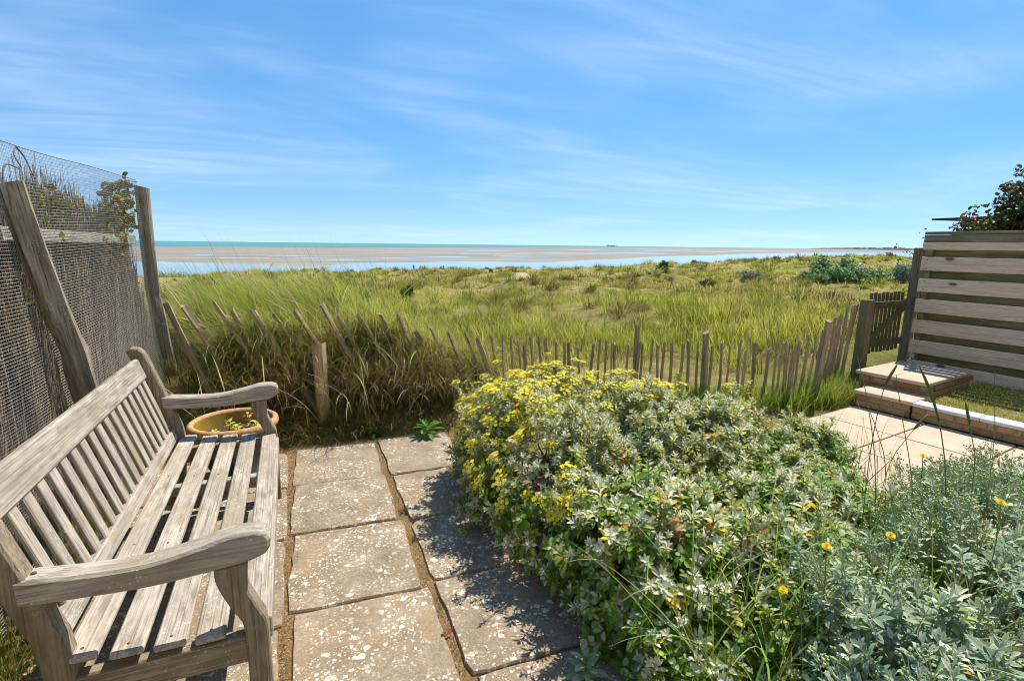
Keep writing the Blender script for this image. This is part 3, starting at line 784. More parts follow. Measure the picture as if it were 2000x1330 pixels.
lathe("rim", [(0.238, 0.300), (0.256, 0.306), (0.263, 0.322), (0.258, 0.340), (0.244, 0.348), (0.228, 0.345), (0.222, 0.332)], TERRA, pot)
lathe("inner_wall", [(0.2235, 0.336), (0.215, 0.30), (0.200, 0.232), (0.19, 0.20)], INNER, pot)
lathe("soil", [(0.209, 0.262), (0.15, 0.268), (0.08, 0.272), (0.001, 0.274)], SOIL, pot)

# ---------------------------------------------------------------- leaf and sprig templates (numpy)
def rotm(axis, a):
    return np.array(Matrix.Rotation(a, 3, Vector(axis)))
def leaf(L, W, droop=0.5, fold=0.25, lift=0.9):
    """one leaf from the origin along +X, tilted up by lift, drooping along its length"""
    st = [(0.0, 0.10), (0.33, 0.86), (0.62, 1.0), (0.86, 0.62), (1.0, 0.0)]
    V = []; px = pz = 0.0; prev = 0.0
    for t, wd in st:
        th = lift - droop * t; ds = (t - prev) * L; prev = t
        px += math.cos(th) * ds; pz += math.sin(th) * ds
        hw = W * .5 * wd
        if wd == 0: V.append((px, 0, pz))
        else: V += [(px - fold * hw * .3 * math.sin(th), -hw, pz + fold * hw), (px, 0, pz), (px - fold * hw * .3 * math.sin(th), hw, pz + fold * hw)]
    Tt = []
    for i in range(3):
        a = i * 3
        for s in (0, 1): Tt += [[a + s, a + s + 3, a + s + 4], [a + s, a + s + 4, a + s + 1]]
    Tt += [[9, 12, 10], [10, 12, 11]]
    return np.array(V), np.array(Tt)

def sprig(g, kind):
    """a leafy shoot ~0.1 m: whorls of leaves round a short stem. local +Z is its direction"""
    A = Acc()
    h = g.uniform(0.055, 0.10)
    Vs, Ts = tube_np([(0, 0, -0.07), (0.003, 0.002, 0), (0, 0, h)], [0.0028, 0.0024, 0.0015], 4, False)
    A.add(Vs, Ts, (0.30, 0.30, 0.22) if kind in ("silver", "sage", "flower") else (0.20, 0.19, 0.08))
    nl = {"silver": 22, "green": 11, "yellow": 13, "sage": 14, "flower": 18, "bud": 9}[kind]
    for i in range(nl):
        t = i / (nl - 1)                       # 0 = lowest leaf
        a = i * 2.4 + g.uniform(-.35, .35)
        L = (0.062 * (1 - 0.55 * t)) * g.uniform(0.8, 1.25); W = L * g.uniform(0.27, 0.36)
        lift = 0.32 + 1.05 * t + g.uniform(-.2, .2)
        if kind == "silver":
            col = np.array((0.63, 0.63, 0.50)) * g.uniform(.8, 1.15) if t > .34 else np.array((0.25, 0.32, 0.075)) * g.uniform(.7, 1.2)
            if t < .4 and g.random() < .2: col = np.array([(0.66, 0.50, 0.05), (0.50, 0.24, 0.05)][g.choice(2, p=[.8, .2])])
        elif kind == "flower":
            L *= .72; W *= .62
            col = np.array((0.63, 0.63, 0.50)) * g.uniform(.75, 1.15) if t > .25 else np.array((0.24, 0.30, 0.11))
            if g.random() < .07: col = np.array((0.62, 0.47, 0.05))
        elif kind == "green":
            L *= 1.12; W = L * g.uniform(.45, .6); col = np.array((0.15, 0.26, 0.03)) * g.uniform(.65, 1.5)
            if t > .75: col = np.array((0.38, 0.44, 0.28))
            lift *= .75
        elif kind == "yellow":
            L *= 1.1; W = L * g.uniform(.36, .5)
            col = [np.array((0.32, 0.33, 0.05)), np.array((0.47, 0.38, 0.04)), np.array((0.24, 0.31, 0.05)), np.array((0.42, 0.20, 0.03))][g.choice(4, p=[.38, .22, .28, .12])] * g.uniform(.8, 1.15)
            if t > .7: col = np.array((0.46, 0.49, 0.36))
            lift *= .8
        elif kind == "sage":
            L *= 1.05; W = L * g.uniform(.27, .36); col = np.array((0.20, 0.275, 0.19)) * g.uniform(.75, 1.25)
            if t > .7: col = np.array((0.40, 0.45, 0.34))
        else:  # bud
            L *= .75; W = L * .3; col = np.array((0.40, 0.47, 0.25)) * g.uniform(.8, 1.2)
        V, Tt = leaf(L, W, g.uniform(.2, .9), g.uniform(.15, .5), lift)
        V = V @ rotm((0, 0, 1), a).T + np.array((0, 0, h * t))
        ridge = np.array([0, 1, 0] * 4 + [0])[:, None]
        cc = np.repeat(col[None], len(V), 0) * ((1.55 - .65 * ridge) if kind == "sage" else (1 + 0.15 * ridge))
        A.add(V, Tt, np.clip(cc, 0, .9))
    if kind == "bud":                          # branching stalks with round buds
        for i in range(6):
            a = i * 2.4; rr = g.uniform(.012, .034); top = np.array((rr * math.cos(a), rr * math.sin(a), h + g.uniform(.03, .075)))
            V, Tt = tube_np([(0, 0, h * .8), top * (.6, .6, .8), top], [0.0016, .0013, .001], 3, False); A.add(V, Tt, (0.42, 0.47, 0.34))
            for b in range(3):
                p = top + g.normal(0, .006, 3); s = g.uniform(.0035, .0058)
                V = np.array([(1, 0, 0), (0, 1, 0), (-1, 0, 0), (0, -1, 0), (0, 0, 1.3), (0, 0, -1.3)]) * s + p
                A.add(V, [[0, 1, 4], [1, 2, 4], [2, 3, 4], [3, 0, 4], [1, 0, 5], [2, 1, 5], [3, 2, 5], [0, 3, 5]], np.array((0.34, 0.46, 0.20)) * g.uniform(.8, 1.3))
    return np.concatenate(A.V), np.concatenate(A.T), np.concatenate(A.C)

def flower_cluster(g):
    A = Acc()
    for i in range(11):
        a = i * 2.4; rr = 0.011 * math.sqrt(i + .4); top = np.array((rr * math.cos(a), rr * math.sin(a), .055 - rr * .35 + g.uniform(-.006, .006)))
        V, Tt = tube_np([(0, 0, 0), top * (.5, .5, .6), top], [.0015, .0012, .001], 3, False); A.add(V, Tt, (0.42, 0.46, 0.28))
        n = 9; s = g.uniform(.0075, .0105); tilt = rotm((math.cos(a + 1.57), math.sin(a + 1.57), 0), g.uniform(-.1, .5))
        yel = np.array((0.92, 0.80, 0.05)) * g.uniform(.85, 1.05)
        for j in range(n):
            t = 2 * PI * j / n + g.uniform(-.1, .1); d = np.array((math.cos(t), math.sin(t), 0)); pnorm = np.array((-d[1], d[0], 0)) * s * .27
            V = np.array([d * s * .25 - pnorm * .6, d * s * .25 + pnorm * .6, d * s * .9 + pnorm + (0, 0, s * .12), d * s * 1.05, d * s * .9 - pnorm + (0, 0, s * .12)])
            A.add(V @ tilt.T + top, [[0, 1, 2], [0, 2, 3], [0, 3, 4]], yel)
        V = np.array([(math.cos(2 * PI * j / 6) * s * .38, math.sin(2 * PI * j / 6) * s * .38, .0006) for j in range(6)] + [(0, 0, s * .3)])
        A.add(V @ tilt.T + top, [[j, (j + 1) % 6, 6] for j in range(6)], (0.66, 0.40, 0.01))
    return np.concatenate(A.V), np.concatenate(A.T), np.concatenate(A.C)

TPL = {}
def template(kind, n=5):
    if kind not in TPL:
        g = np.random.default_rng(abs(hash(kind)) % 1000 if False else sum(map(ord, kind)))
        TPL[kind] = [(flower_cluster(g) if kind == "cluster" else sprig(g, kind)) for _ in range(n)]
        nm = "flower_cluster" if kind == "cluster" else "leaf_sprig"
        mt = {"cluster": P_PETAL, "green": P_LEAF, "yellow": P_LEAF}.get(kind, P_SILVER)
        TPL[kind] = [(V, Tt, C, npmesh(nm, V, Tt, mt, C)) for V, Tt, C in TPL[kind]]
    return TPL[kind]

def orient(d, spin):
    q = Vector((0, 0, 1)).rotation_difference(Vector(d)); return np.array((q @ Quaternion((0, 0, 1), spin)).to_matrix())

CAMP = np.array((0.0, 0.0, 1.5))
def make_shrub(name, label, cat, base, ells, n, kinds, seed, nclus=0, clus_at=None, stems=26, smin=.75, smax=1.2, top=300, lump=.22, up=.55):
    """ells: (x, y, rx, ry, z0, h). kinds: function(point, normal, g) -> sprig kind"""
    g = np.random.default_rng(seed)
    root = thing(name, label, cat, base)
    b = np.array(base)
    E_ = np.array(ells, float); wts = E_[:, 2] * E_[:, 3] + E_[:, 5] * (E_[:, 2] + E_[:, 3]); wts /= wts.sum()
    pts = []
    while len(pts) < n:
        e = E_[g.choice(len(E_), p=wts)]
        d = g.normal(size=3); d /= np.linalg.norm(d)
        if d[2] < -.25: continue
        k = 1 - lump * abs(g.normal()) * .8 + .05 * g.normal()
        k += lump * .9 * float(vnoise(e[0] + d[0] * e[2] * 1.0 + d[2] * .7, e[1] + d[1] * e[3] + d[2] * .5, 4.5))
        if g.random() < .25: k *= g.uniform(.62, .92)
        elif g.random() < .07: k *= g.uniform(1.06, 1.20)
        if float(vnoise(e[0] + d[0] * 1.3 + 5, e[1] + d[1] * 1.3 + d[2], 5.5)) < -.26 and g.random() < .85: continue
        p = np.array((e[0] + d[0] * e[2] * k, e[1] + d[1] * e[3] * k, e[4] + d[2] * e[5] * k))
        if p[2] < .025: continue
        if any((((p[0] - f[0]) / f[2]) ** 2 + ((p[1] - f[1]) / f[3]) ** 2 + ((p[2] - f[4]) / f[5]) ** 2) < .55 for f in E_): continue
        nn = np.array((d[0] / e[2], d[1] / e[3], d[2] / e[5])); nn /= np.linalg.norm(nn)
        pts.append((p, nn))
    def score(p, nn):
        tc = CAMP - p; D = np.linalg.norm(tc); return D * (1.0 if nn @ tc / D > -.1 else 1.8)
    pts.sort(key=lambda q: score(*q))
    accs = {"felted": Acc(), "glossy": Acc()}
    for i, (p, nn) in enumerate(pts):
        kind = kinds(p, nn, g); V, Tt, C, me = template(kind)[g.integers(5)]
        d = nn + np.array((0, 0, up)) + g.normal(0, .28, 3); d /= np.linalg.norm(d)
        R_ = orient(d, g.uniform(0, 6.28)); s = g.uniform(smin, smax)
        if i < top:
            m = Matrix.Identity(4)
            for r in range(3):
                for c_ in range(3): m[r][c_] = float(R_[r][c_] * s)
                m[r][3] = float(p[r] - b[r])
            link("leaf_sprig", me, None, root, m)
        else:
            accs["glossy" if kind in ("green", "yellow") else "felted"].add((V * s) @ R_.T + (p - b), Tt, C * g.uniform(.82, 1.12))
    for k, a in accs.items():
        if a.n: o = a.build("foliage", P_LEAF if k == "glossy" else P_SILVER, root); o["kind"] = "stuff"
    # woody branches from the base to the crown
    for i in range(stems):
        p, nn = pts[g.integers(len(pts))]; e = E_[g.choice(len(E_), p=wts)]
        s = np.array((e[0] + g.normal(0, .12) * e[2], e[1] + g.normal(0, .12) * e[3], 0.0))
        if np.hypot(*(p - s)[:2]) > 1.0: continue
        mid = (s + p) / 2 + np.array((g.normal(0, .05), g.normal(0, .05), .05))
        q = np.array(bez([s, (s * .6 + mid * .4) + g.normal(0, .015, 3), mid, p], 3))
        V, Tt = tube_np(q - b, np.linspace(.008, .0025, len(q)), 5)
        link("stem", npmesh("stem", V, Tt, STEM, None, True), None, root)
    if nclus:
        cand = [q for q in pts if clus_at(*q)]; g.shuffle(cand)
        for p, nn in cand[:nclus]:
            d = nn + np.array((0, 0, .9)) + g.normal(0, .2, 3); d /= np.linalg.norm(d)
            R_ = orient(d, g.uniform(0, 6.28)); s = g.uniform(.75, 1.15); m = Matrix.Identity(4); pp = p + d * .05 - b
            for r in range(3):
                for c_ in range(3): m[r][c_] = float(R_[r][c_] * s)
                m[r][3] = float(pp[r])
            link("flower_cluster", template("cluster")[g.integers(5)][3], None, root, m)
    return root

# succulents and seedlings in the bowl
g = np.random.default_rng(77)
for k, (px_, py_, hh, nn_) in enumerate([(-.10, -.07, .05, 11), (-.03, .0, .085, 12), (.05, -.10, .045, 12), (.08, .06, .10, 9), (.13, -.02, .06, 11), (-.02, -.13, .04, 10), (.16, -.09, .05, 9), (.02, -.05, .06, 12)]):
    root = thing("seedling", ["small yellow green seedling with reddish lower leaves growing in the round bowl planter"][0], "seedling", (-0.45 + px_, 3.66 + py_, 0.303), (0, 0, g.uniform(0, 6)), "seedlings in the round bowl planter")
    V, Tt = tube_np([(0, 0, -.005), (.004, .002, hh * .5), (0, 0, hh)], [.003, .0025, .002], 5, False)
    link("stem", npmesh("stem", V, Tt, STEMG), None, root)
    A = Acc()
    for i in range(nn_):
        t = i / nn_; L = g.uniform(.030, .052) * (1 - .35 * t); V, Tt = leaf(L, L * .72, .5, .3, .1 + .9 * t)
        c_ = np.array([(0.62, 0.62, 0.08), (0.52, 0.60, 0.07), (0.66, 0.38, 0.09), (0.50, 0.19, 0.06)][g.choice(4, p=[.4, .3, .2, .1] if t > .3 else [.15, .15, .4, .3])])
        A.add(V @ rotm((0, 0, 1), i * 2.4 + g.uniform(-.3, .3)).T + (0, 0, hh * (.25 + .75 * t)), Tt, c_)
    A.build("leaves", P_LEAF, root)["kind"] = "stuff"

# ---------------------------------------------------------------- wire mesh fence on the left
FX = -1.12
fence = thing("mesh_fence", "tall galvanised wire mesh fence on leaning log posts behind the bench", "fence", (FX, 3.0, 0))
def fl(x, y, z): return Vector((x - FX, y - 3.0, z))
def mesh_top(y):
    return 1.925 + 0.02 * math.sin(y * 1.7) - 0.012 * (y - 1.2) * (4.9 - y) * 0.25
Y0 = 0.35
def Y1(z): return 4.87 + (1.93 - z) * 0.21
acc = Acc()
def wire_rect(pts, r):
    V, Tt = tube_np(pts, r, 3, False); acc.add(V, Tt)
def bulge(y, z): return 0.012 * math.sin(y * 2.1 + z) + 0.010 * math.sin(z * 4 + y * 1.3) + 0.006 * math.sin(y * 5.3)
pitch_z, pitch_y = 0.0145, 0.0165
zs = np.arange(0.01, 1.93, pitch_z)
for i, z in enumerate(zs):
    ys = np.linspace(Y0, Y1(z), 24)
    wire_rect([fl(FX + bulge(y, z), y, z * mesh_top(y) / 1.925) for y in ys], 0.00105)
for i, u in enumerate(np.arange(0, 1, pitch_y / 4.7)):
    pts = []
    for t in np.linspace(0.0, 1.0, 9):
        y = Y0 + u * (Y1(t * 1.93) - Y0); pts.append(fl(FX + bulge(y, t * 1.93) + .0008, y + 0.002 * math.sin(i), t * mesh_top(y)))
    wire_rect(pts, 0.0007)
acc.build("wire_mesh", WIRE, fence)
acc = Acc(); wire_rect([fl(FX + bulge(y, 1.92), y, mesh_top(y) + .002) for y in np.linspace(Y0, Y1(1.93), 24)], 0.0022)
acc.build("top_wire", WIRE, fence)
def leaning_post(y_b, y_t, h, r0, r1, seed, x_b, x_t):
    o = rough_post("post", h, r0, r1, W_POST, seed, 16, 22, 0.024, (x_t - x_b, y_t - y_b), 0.15, fence, Matrix.Translation(fl(x_b, y_b, -0.03)))
    return o
leaning_post(3.37, 2.86, 1.76, 0.051, 0.046, 4, FX + 0.095, FX + 0.055)
leaning_post(5.31, 4.93, 1.93, 0.058, 0.046, 6, FX + 0.02, FX + 0.02)
leaning_post(1.3, 1.15, 1.80, 0.07, 0.06, 8, FX + 0.09, FX + 0.06)
for (ya, yb, zc) in ((0.4, 2.75, 1.53), (2.80, 4.86, 1.515), (0.4, 4.86, 0.55)):
    board("rail", yb - ya, 0.035, 0.062, W_RAIL, fence, Matrix.Translation(fl(FX - 0.05, (ya + yb) / 2, zc)) @ Matrix.Rotation(PI / 2, 4, 'Z') @ Matrix.Rotation(0.008, 4, 'Y'), 0.003)

# brushwood behind the mesh: thousands of thin upright heather stems
screen = thing("brushwood_screen", "dark brown brushwood screen of upright twigs behind the wire mesh", "screen", (FX - 0.13, 3.0, 0))
g = np.random.default_rng(41); N = 15000
yb = g.uniform(-2.15, 2.24, N); xb = g.normal(0, .022, N) - .0
topz = 1.70 + .09 * vnoise(yb, 0 * yb, 2.3) + .07 * vnoise(yb, 0 * yb + 3, 9) + g.normal(0, .05, N) - np.maximum(0, yb - 1.88) * 4.2
z0 = np.where(g.random(N) < .45, -.02, g.uniform(0, 1.1, N)); z1 = np.minimum(topz, z0 + g.uniform(.5, 1.4, N))
ly = g.normal(0, .045, N); lx = g.normal(0, .02, N); r = g.uniform(.0014, .0042, N)
ks = 3; Vv = np.zeros((N, (ks + 1) * 3, 3))
wob = g.normal(0, .008, (N, ks + 1, 2))
for i in range(ks + 1):
    t = i / ks; cx_ = xb + lx * t + wob[:, i, 0]; cy_ = yb + ly * t + wob[:, i, 1]; cz_ = z0 + (z1 - z0) * t
    for j in range(3):
        a = 2 * PI * j / 3; rr = r * (1 - .6 * t)
        Vv[:, i * 3 + j] = np.stack([cx_ + rr * math.cos(a), cy_ + rr * math.sin(a), cz_], 1)
tri = []
for i in range(ks):
    for j in range(3):
        p, q = i * 3 + j, i * 3 + (j + 1) % 3; tri += [[p, q, q + 3], [p, q + 3, p + 3]]
tri = np.array(tri)
Cc = np.repeat(pal([(0.19, 0.13, 0.08), (0.30, 0.22, 0.145), (0.115, 0.078, 0.047), (0.43, 0.34, 0.24)], N, g), (ks + 1) * 3, 0)
TW = plant_mat("dead_twig", 0.0, 0.9, 0.05, 0.3)
o = link("twigs", npmesh("twigs", Vv.reshape(-1, 3), (tri[None] + (np.arange(N) * (ks + 1) * 3)[:, None, None]).reshape(-1, 3), TW, Cc), None, screen); o["kind"] = "stuff"
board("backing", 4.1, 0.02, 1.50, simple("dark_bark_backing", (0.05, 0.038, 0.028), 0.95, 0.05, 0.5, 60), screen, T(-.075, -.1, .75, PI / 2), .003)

def vine(name, label, cat, base, pts_list, leafcols, seed, lscale=1.0, lden=55, stem_mat=STEM):
    g = np.random.default_rng(seed); root = thing(name, label, cat, base); b = np.array(base); A = Acc()
    for pts in pts_list:
        q = np.array(bez(pts, 6)); V, Tt = tube_np(q - b, np.linspace(.004, .0015, len(q)), 5)
        link("stem", npmesh("stem", V, Tt, stem_mat, None, True), None, root)
        L_ = np.linalg.norm(np.diff(q, axis=0), axis=1).sum()
        for _ in range(int(L_ * lden)):
            p = q[g.integers(len(q))] + g.normal(0, .022, 3); L = g.uniform(.022, .042) * lscale
            V, Tt = leaf(L, L * .62, .8, .3, .4); R_ = orient(g.normal(size=3) + (0, 0, .6), g.uniform(0, 6)) @ rotm((0, 1, 0), 0.9)
            A.add(V @ R_.T + p - b, Tt, np.array(leafcols[g.integers(len(leafcols))]) * g.uniform(.7, 1.25))
    if A.n: A.build("leaves", P_LEAF, root)["kind"] = "stuff"
    return root
vine("climbing_plant", "straggly climber with brownish leaves along the far top of the mesh fence", "climber", (FX - .06, 4.3, 1.2),
     [[(FX - .08, 4.1, 1.3), (FX - .05, 4.2, 1.62), (FX - .04, 4.35, 1.80), (FX - .05, 4.55, 1.84)], [(FX - .08, 4.4, 1.3), (FX - .05, 4.6, 1.62), (FX - .06, 4.75, 1.86), (FX - .05, 4.86, 1.93)],
      [(FX - .08, 4.5, 1.4), (FX - .05, 4.55, 1.7), (FX - .05, 4.7, 1.80), (FX - .05, 4.9, 1.78)], [(FX - .08, 4.2, 1.4), (FX - .05, 4.4, 1.66), (FX - .05, 4.6, 1.70), (FX - .05, 4.85, 1.68)],
      [(FX - .08, 4.4, 1.3), (FX - .05, 4.5, 1.6), (FX - .05, 4.7, 1.64), (FX - .05, 4.9, 1.60)]],
     [(0.20, 0.15, 0.05), (0.17, 0.20, 0.04), (0.26, 0.12, 0.05), (0.14, 0.17, 0.04)], 51, 1.3, 190)
vine("climbing_plant", "few reddish green climber leaves above the brushwood beside the leaning log post", "climber", (FX - .06, 3.3, 1.2),
     [[(FX - .08, 3.1, 1.2), (FX - .05, 3.15, 1.55), (FX - .04, 3.25, 1.69), (FX - .05, 3.4, 1.72)], [(FX - .08, 3.4, 1.3), (FX - .05, 3.5, 1.62), (FX - .06, 3.65, 1.70), (FX - .05, 3.75, 1.66)]],
     [(0.20, 0.22, 0.05), (0.26, 0.12, 0.05), (0.17, 0.20, 0.04)], 52, 1.2, 130)
vine("dead_tendril", "bare dark tendril hooked over the top wire of the mesh fence", "tendril", (FX + .01, 2.9, 1.6),
     [[(FX + .012, 2.83, 1.70), (FX + .013, 2.88, 1.80), (FX + .013, 3.02, 1.80), (FX + .013, 2.97, 1.85), (FX + .013, 3.0, 1.89)],
      [(FX + .013, 3.0, 1.89), (FX + .016, 3.05, 1.86), (FX + .02, 3.07, 1.83), (FX + .02, 3.11, 1.78)]], [(0.1, 0.08, 0.05)], 53, .8, 3)

# ---------------------------------------------------------------- leaning paling fence and marram bank
paling = thing("paling_fence", "collapsed chestnut paling fence leaning left in the long marram grass", "fence", (0, 5.0, 0))
def pale_between(parent, org, b, t, r, seed, name="pale"):
    b, t = Vector(b), Vector(t); h = (t - b).length
    z = (t - b).normalized(); q = Vector((0, 0, 1)).rotation_difference(z)
    m = Matrix.Translation(b - Vector(org)) @ q.to_matrix().to_4x4()
    return rough_post(name, h, r, r * .85, W_PALE, seed, 7, 5, 0.006, (0, 0), 0.2, parent, m)
g = np.random.default_rng(61)
tops = [(-1.02, 1.03), (-.89, 1.01), (-.71, .98), (-.56, .92), (-.40, .95), (-.23, .94), (-.07, .93), (.12, .93), (.28, .90), (.43, .88), (.62, .84), (.79, .81), (.93, .76), (1.11, .71), (1.25, .68), (1.40, .64), (1.55, .62)]
paltops = []
for k, (tx, tz) in enumerate(tops):
    lean = np.interp(k, [0, 5, 11, 16], [.42, .46, .33, .20]) + g.normal(0, .07); h = .88 - .012 * k; tz = tz + g.normal(0, .03); tx = tx + g.normal(0, .02)
    bx = tx + lean; bz = float(terrain(bx, 4.58)) - .05
    pale_between(paling, (0, 5.0, 0), (bx, 4.50 + g.normal(0, .02), bz), (tx * .955, 4.72 - .010 * k + g.normal(0, .02), tz + .03), g.uniform(.016, .026), 100 + k)
    paltops.append((tx * .955, 4.72 - .010 * k, tz + .03, bx, 4.50, bz))
for f in (.20, .62):
    pts = [Vector((t[0], t[1], t[2])).lerp(Vector((t[3], t[4], t[5])), f) + Vector((0, -.022, g.normal(0, .008))) - Vector((0, 5.0, 0)) for t in paltops]
    V, Tt = tube_np(bez([tuple(p) for p in pts], 3), .0022, 4); link("wire", npmesh("wire", V, Tt, RUST), None, paling)
stump = rough_post("fence_stake", 0.75, 0.056, 0.052, W_STUMP, 17, 16, 10, .008, (-.035, 0), .04, None, T(.125, 4.40, -.04))
tag(stump, "short round stripped timber stake standing in front of the leaning palings", "post")
V, Tt = tube_np([(.08 + .064 * math.cos(a), .01 + .064 * math.sin(a), .36 + .01 * math.sin(a * 2)) for a in np.linspace(0, 2 * PI, 18)], .0025, 4); 
link("wire_band", npmesh("wire_band", V - (.115, .01, 0), Tt, RUST), None, stump)

def blades_obj(name, sets, mat, kind="stuff", parent=None):
    A = Acc()
    for s in sets: A.add(*s)
    o = A.build(name, mat, parent); tag(o, kind=kind); return o
g = np.random.default_rng(71)
GREENS = [(0.19, 0.25, 0.045), (0.25, 0.295, 0.06), (0.31, 0.325, 0.085), (0.14, 0.205, 0.035)]
TIPS = [(0.36, 0.39, 0.13), (0.45, 0.42, 0.20), (0.27, 0.36, 0.08), (0.53, 0.47, 0.27)]
STRAW = [(0.46, 0.36, 0.165), (0.38, 0.28, 0.11), (0.30, 0.20, 0.06), (0.55, 0.46, 0.26), (0.22, 0.155, 0.06)]
sets = []
# hanging dead skirts on the face of the bank
n = 8000
x = g.uniform(-.66, 1.75, n); y = 4.60 + .50 * g.random(n) ** .8 + .10 * vnoise(x, x * 0, 3)
z = terrain(x, y); base_z = z + g.uniform(-.02, .16, n)
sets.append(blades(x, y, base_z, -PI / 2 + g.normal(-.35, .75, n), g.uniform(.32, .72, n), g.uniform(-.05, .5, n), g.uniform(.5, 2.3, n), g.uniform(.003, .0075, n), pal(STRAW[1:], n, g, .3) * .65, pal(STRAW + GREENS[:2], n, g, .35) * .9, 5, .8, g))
# upright marram growing up through the palings and behind, blown to the left
m = 330; ccx = g.uniform(-1.0, 1.9, m); ccy = 4.82 + 2.7 * g.random(m); ch = PI + .35 + g.normal(0, .55, m); cl_ = g.uniform(.62, 1.12, m); ccol = pal(GREENS + TIPS + GREENS + STRAW[:2], m, g, .25); cle = g.uniform(.1, .5, m)
n = 11500; i_ = g.integers(0, m, n)
x = ccx[i_] + g.normal(0, .075, n); y = np.maximum(ccy[i_] + g.normal(0, .075, n), 4.76)
keep = ~((x < -.60) & (y < 5.4)) & (x > -.98); i_, x, y = i_[keep], x[keep], y[keep]; n = len(x)
hgt = g.uniform(.40, .90, n) * cl_[i_] * np.interp(x, [-1, .4, 1.2, 1.8], [1.05, 1.0, .75, .55]) * np.interp(y, [4.8, 5.4], [.8, 1])
wd = np.where(g.random(n) < .3, g.uniform(.009, .014, n), g.uniform(.004, .009, n))
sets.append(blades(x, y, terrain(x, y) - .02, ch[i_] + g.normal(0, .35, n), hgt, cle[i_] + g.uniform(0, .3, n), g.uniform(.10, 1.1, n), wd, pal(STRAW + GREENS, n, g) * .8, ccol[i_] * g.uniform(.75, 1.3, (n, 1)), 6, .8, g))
# spilling over the patio edge
n = 1900
x = g.uniform(-.78, 1.2, n); y = g.uniform(4.14, 4.50, n)
sets.append(blades(x, y, terrain(x, y), -PI / 2 + g.normal(0, 1.3, n), g.uniform(.12, .34, n), g.uniform(.1, .9, n), g.uniform(.6, 2.2, n), g.uniform(.003, .006, n), pal(STRAW[1:], n, g) * .6, pal(STRAW + STRAW + GREENS[:2], n, g) * .85, 4, .8, g))
n = 3000
x = g.uniform(-.62, 1.3, n); y = g.uniform(4.36, 4.66, n); x = np.where((abs(x - .10) < .13) & (y < 4.62), x + .36, x)
sets.append(blades(x, y, terrain(x, y) + g.uniform(0, .18, n), -PI / 2 + g.normal(-.3, .8, n), g.uniform(.28, .55, n), g.uniform(-.1, .5, n), g.uniform(.9, 2.5, n), g.uniform(.003, .0065, n), pal(STRAW[1:], n, g) * .5, pal(STRAW, n, g) * .8, 5, .8, g))
n = 900
x = g.uniform(.1, .45, n); y = g.uniform(4.3, 4.55, n)
sets.append(blades(x, y, terrain(x, y), g.uniform(0, 6.28, n), g.uniform(.10, .36, n), g.uniform(.05, .5, n), g.uniform(.2, 1.3, n), g.uniform(.003, .005, n), pal(GREENS, n, g), pal(GREENS + TIPS, n, g), 5, .8, g))
n = 2700
x = g.uniform(-.58, 1.7, n); x = np.where(abs(x - .22) < .16, x + .5, x); y = g.uniform(4.72, 4.98, n); hz_ = np.interp(x, [-.9, .8, 1.7], [.62, .50, .30])
sets.append(blades(x, y, terrain(x, y) + hz_ * g.uniform(.25, .85, n), -PI / 2 - .5 + g.normal(0, .6, n), g.uniform(.25, .62, n), g.uniform(.3, 1.1, n), g.uniform(.6, 1.9, n), g.uniform(.004, .009, n), pal(STRAW + GREENS, n, g, .3) * .8, pal(STRAW + GREENS + TIPS, n, g, .35) * .9, 6, .8, g))
# few pale arching stalks in front
n = 170
x = g.uniform(-.8, 1.3, n); y = g.uniform(4.25, 4.8, n)
sets.append(blades(x, y, terrain(x, y) + .1, g.uniform(0, 6.28, n), g.uniform(.4, .8, n), g.uniform(.2, .7, n), g.uniform(.5, 2.2, n), g.uniform(.005, .009, n), pal([(0.5, 0.45, 0.3)], n, g), pal([(0.62, 0.58, 0.44)], n, g), 8, .8, g))
blades_obj("marram_grass", sets, P_GRASS)
g = np.random.default_rng(75); n = 2600
x = -1.04 + .05 * g.normal(size=n); y = g.uniform(.6, 4.2, n)
blades_obj("fence_foot_grass", [blades(x, y, 0 * x - .02, g.normal(0, 1.2, n), g.uniform(.06, .30, n), g.uniform(0, .5, n), g.uniform(.1, 1.3, n), g.uniform(.002, .0045, n), pal(GREENS + STRAW[:2], n, g), pal(GREENS + TIPS[:2], n, g), 5, .9, g)], P_GRASS)
# tall flowering stems of the marram with pale ears: one clump, leaning left
g = np.random.default_rng(72)
sets = []
n = 240
x = np.concatenate([g.uniform(-.75, 1.1, 180), g.uniform(1.1, 2.6, 60)]); y = g.uniform(5.0, 7.0, n)
hh = np.where(x < 1.1, g.uniform(.8, 1.25, n), g.uniform(.45, .75, n))
sets.append(blades(x, y, terrain(x, y), PI + g.normal(0, .5, n), hh, g.uniform(.12, .40, n), g.uniform(.05, .45, n), g.uniform(.0045, .0065, n), pal(GREENS, n, g), pal([(0.34, 0.34, 0.13), (0.48, 0.42, 0.24)], n, g), 7, .8, g))
n = 34
x = g.uniform(-.6, 2.5, n); y = g.uniform(4.9, 6.4, n)
st_ = blades(x, y, terrain(x, y), PI * (g.random(n) < .75) + g.normal(0, .6, n), g.uniform(.6, .95, n) * np.interp(x, [0, 2.5], [1, .75]), g.uniform(.1, .4, n), g.uniform(.3, 1.2, n), g.uniform(.003, .004, n), pal([(0.4, 0.36, 0.18)], n, g), pal([(0.58, 0.50, 0.33)], n, g), 8, .3, g)
sets.append(st_)
tip = st_[0].reshape(n, 17, 3)
A = Acc()
for q in tip:
    pth = [(q[10] + q[11]) / 2, (q[12] + q[13]) / 2, (q[14] + q[15]) / 2, q[16]]
    V, Tt = tube_np(bez(pth, 2), [.002, .005, .0065, .0065, .0055, .004, .0015], 5); sets.append((V, Tt, np.broadcast_to(np.array((0.56, 0.49, 0.33)) * g.uniform(.8, 1.2), V.shape)))
blades_obj("marram_stems", sets, P_GRASS)

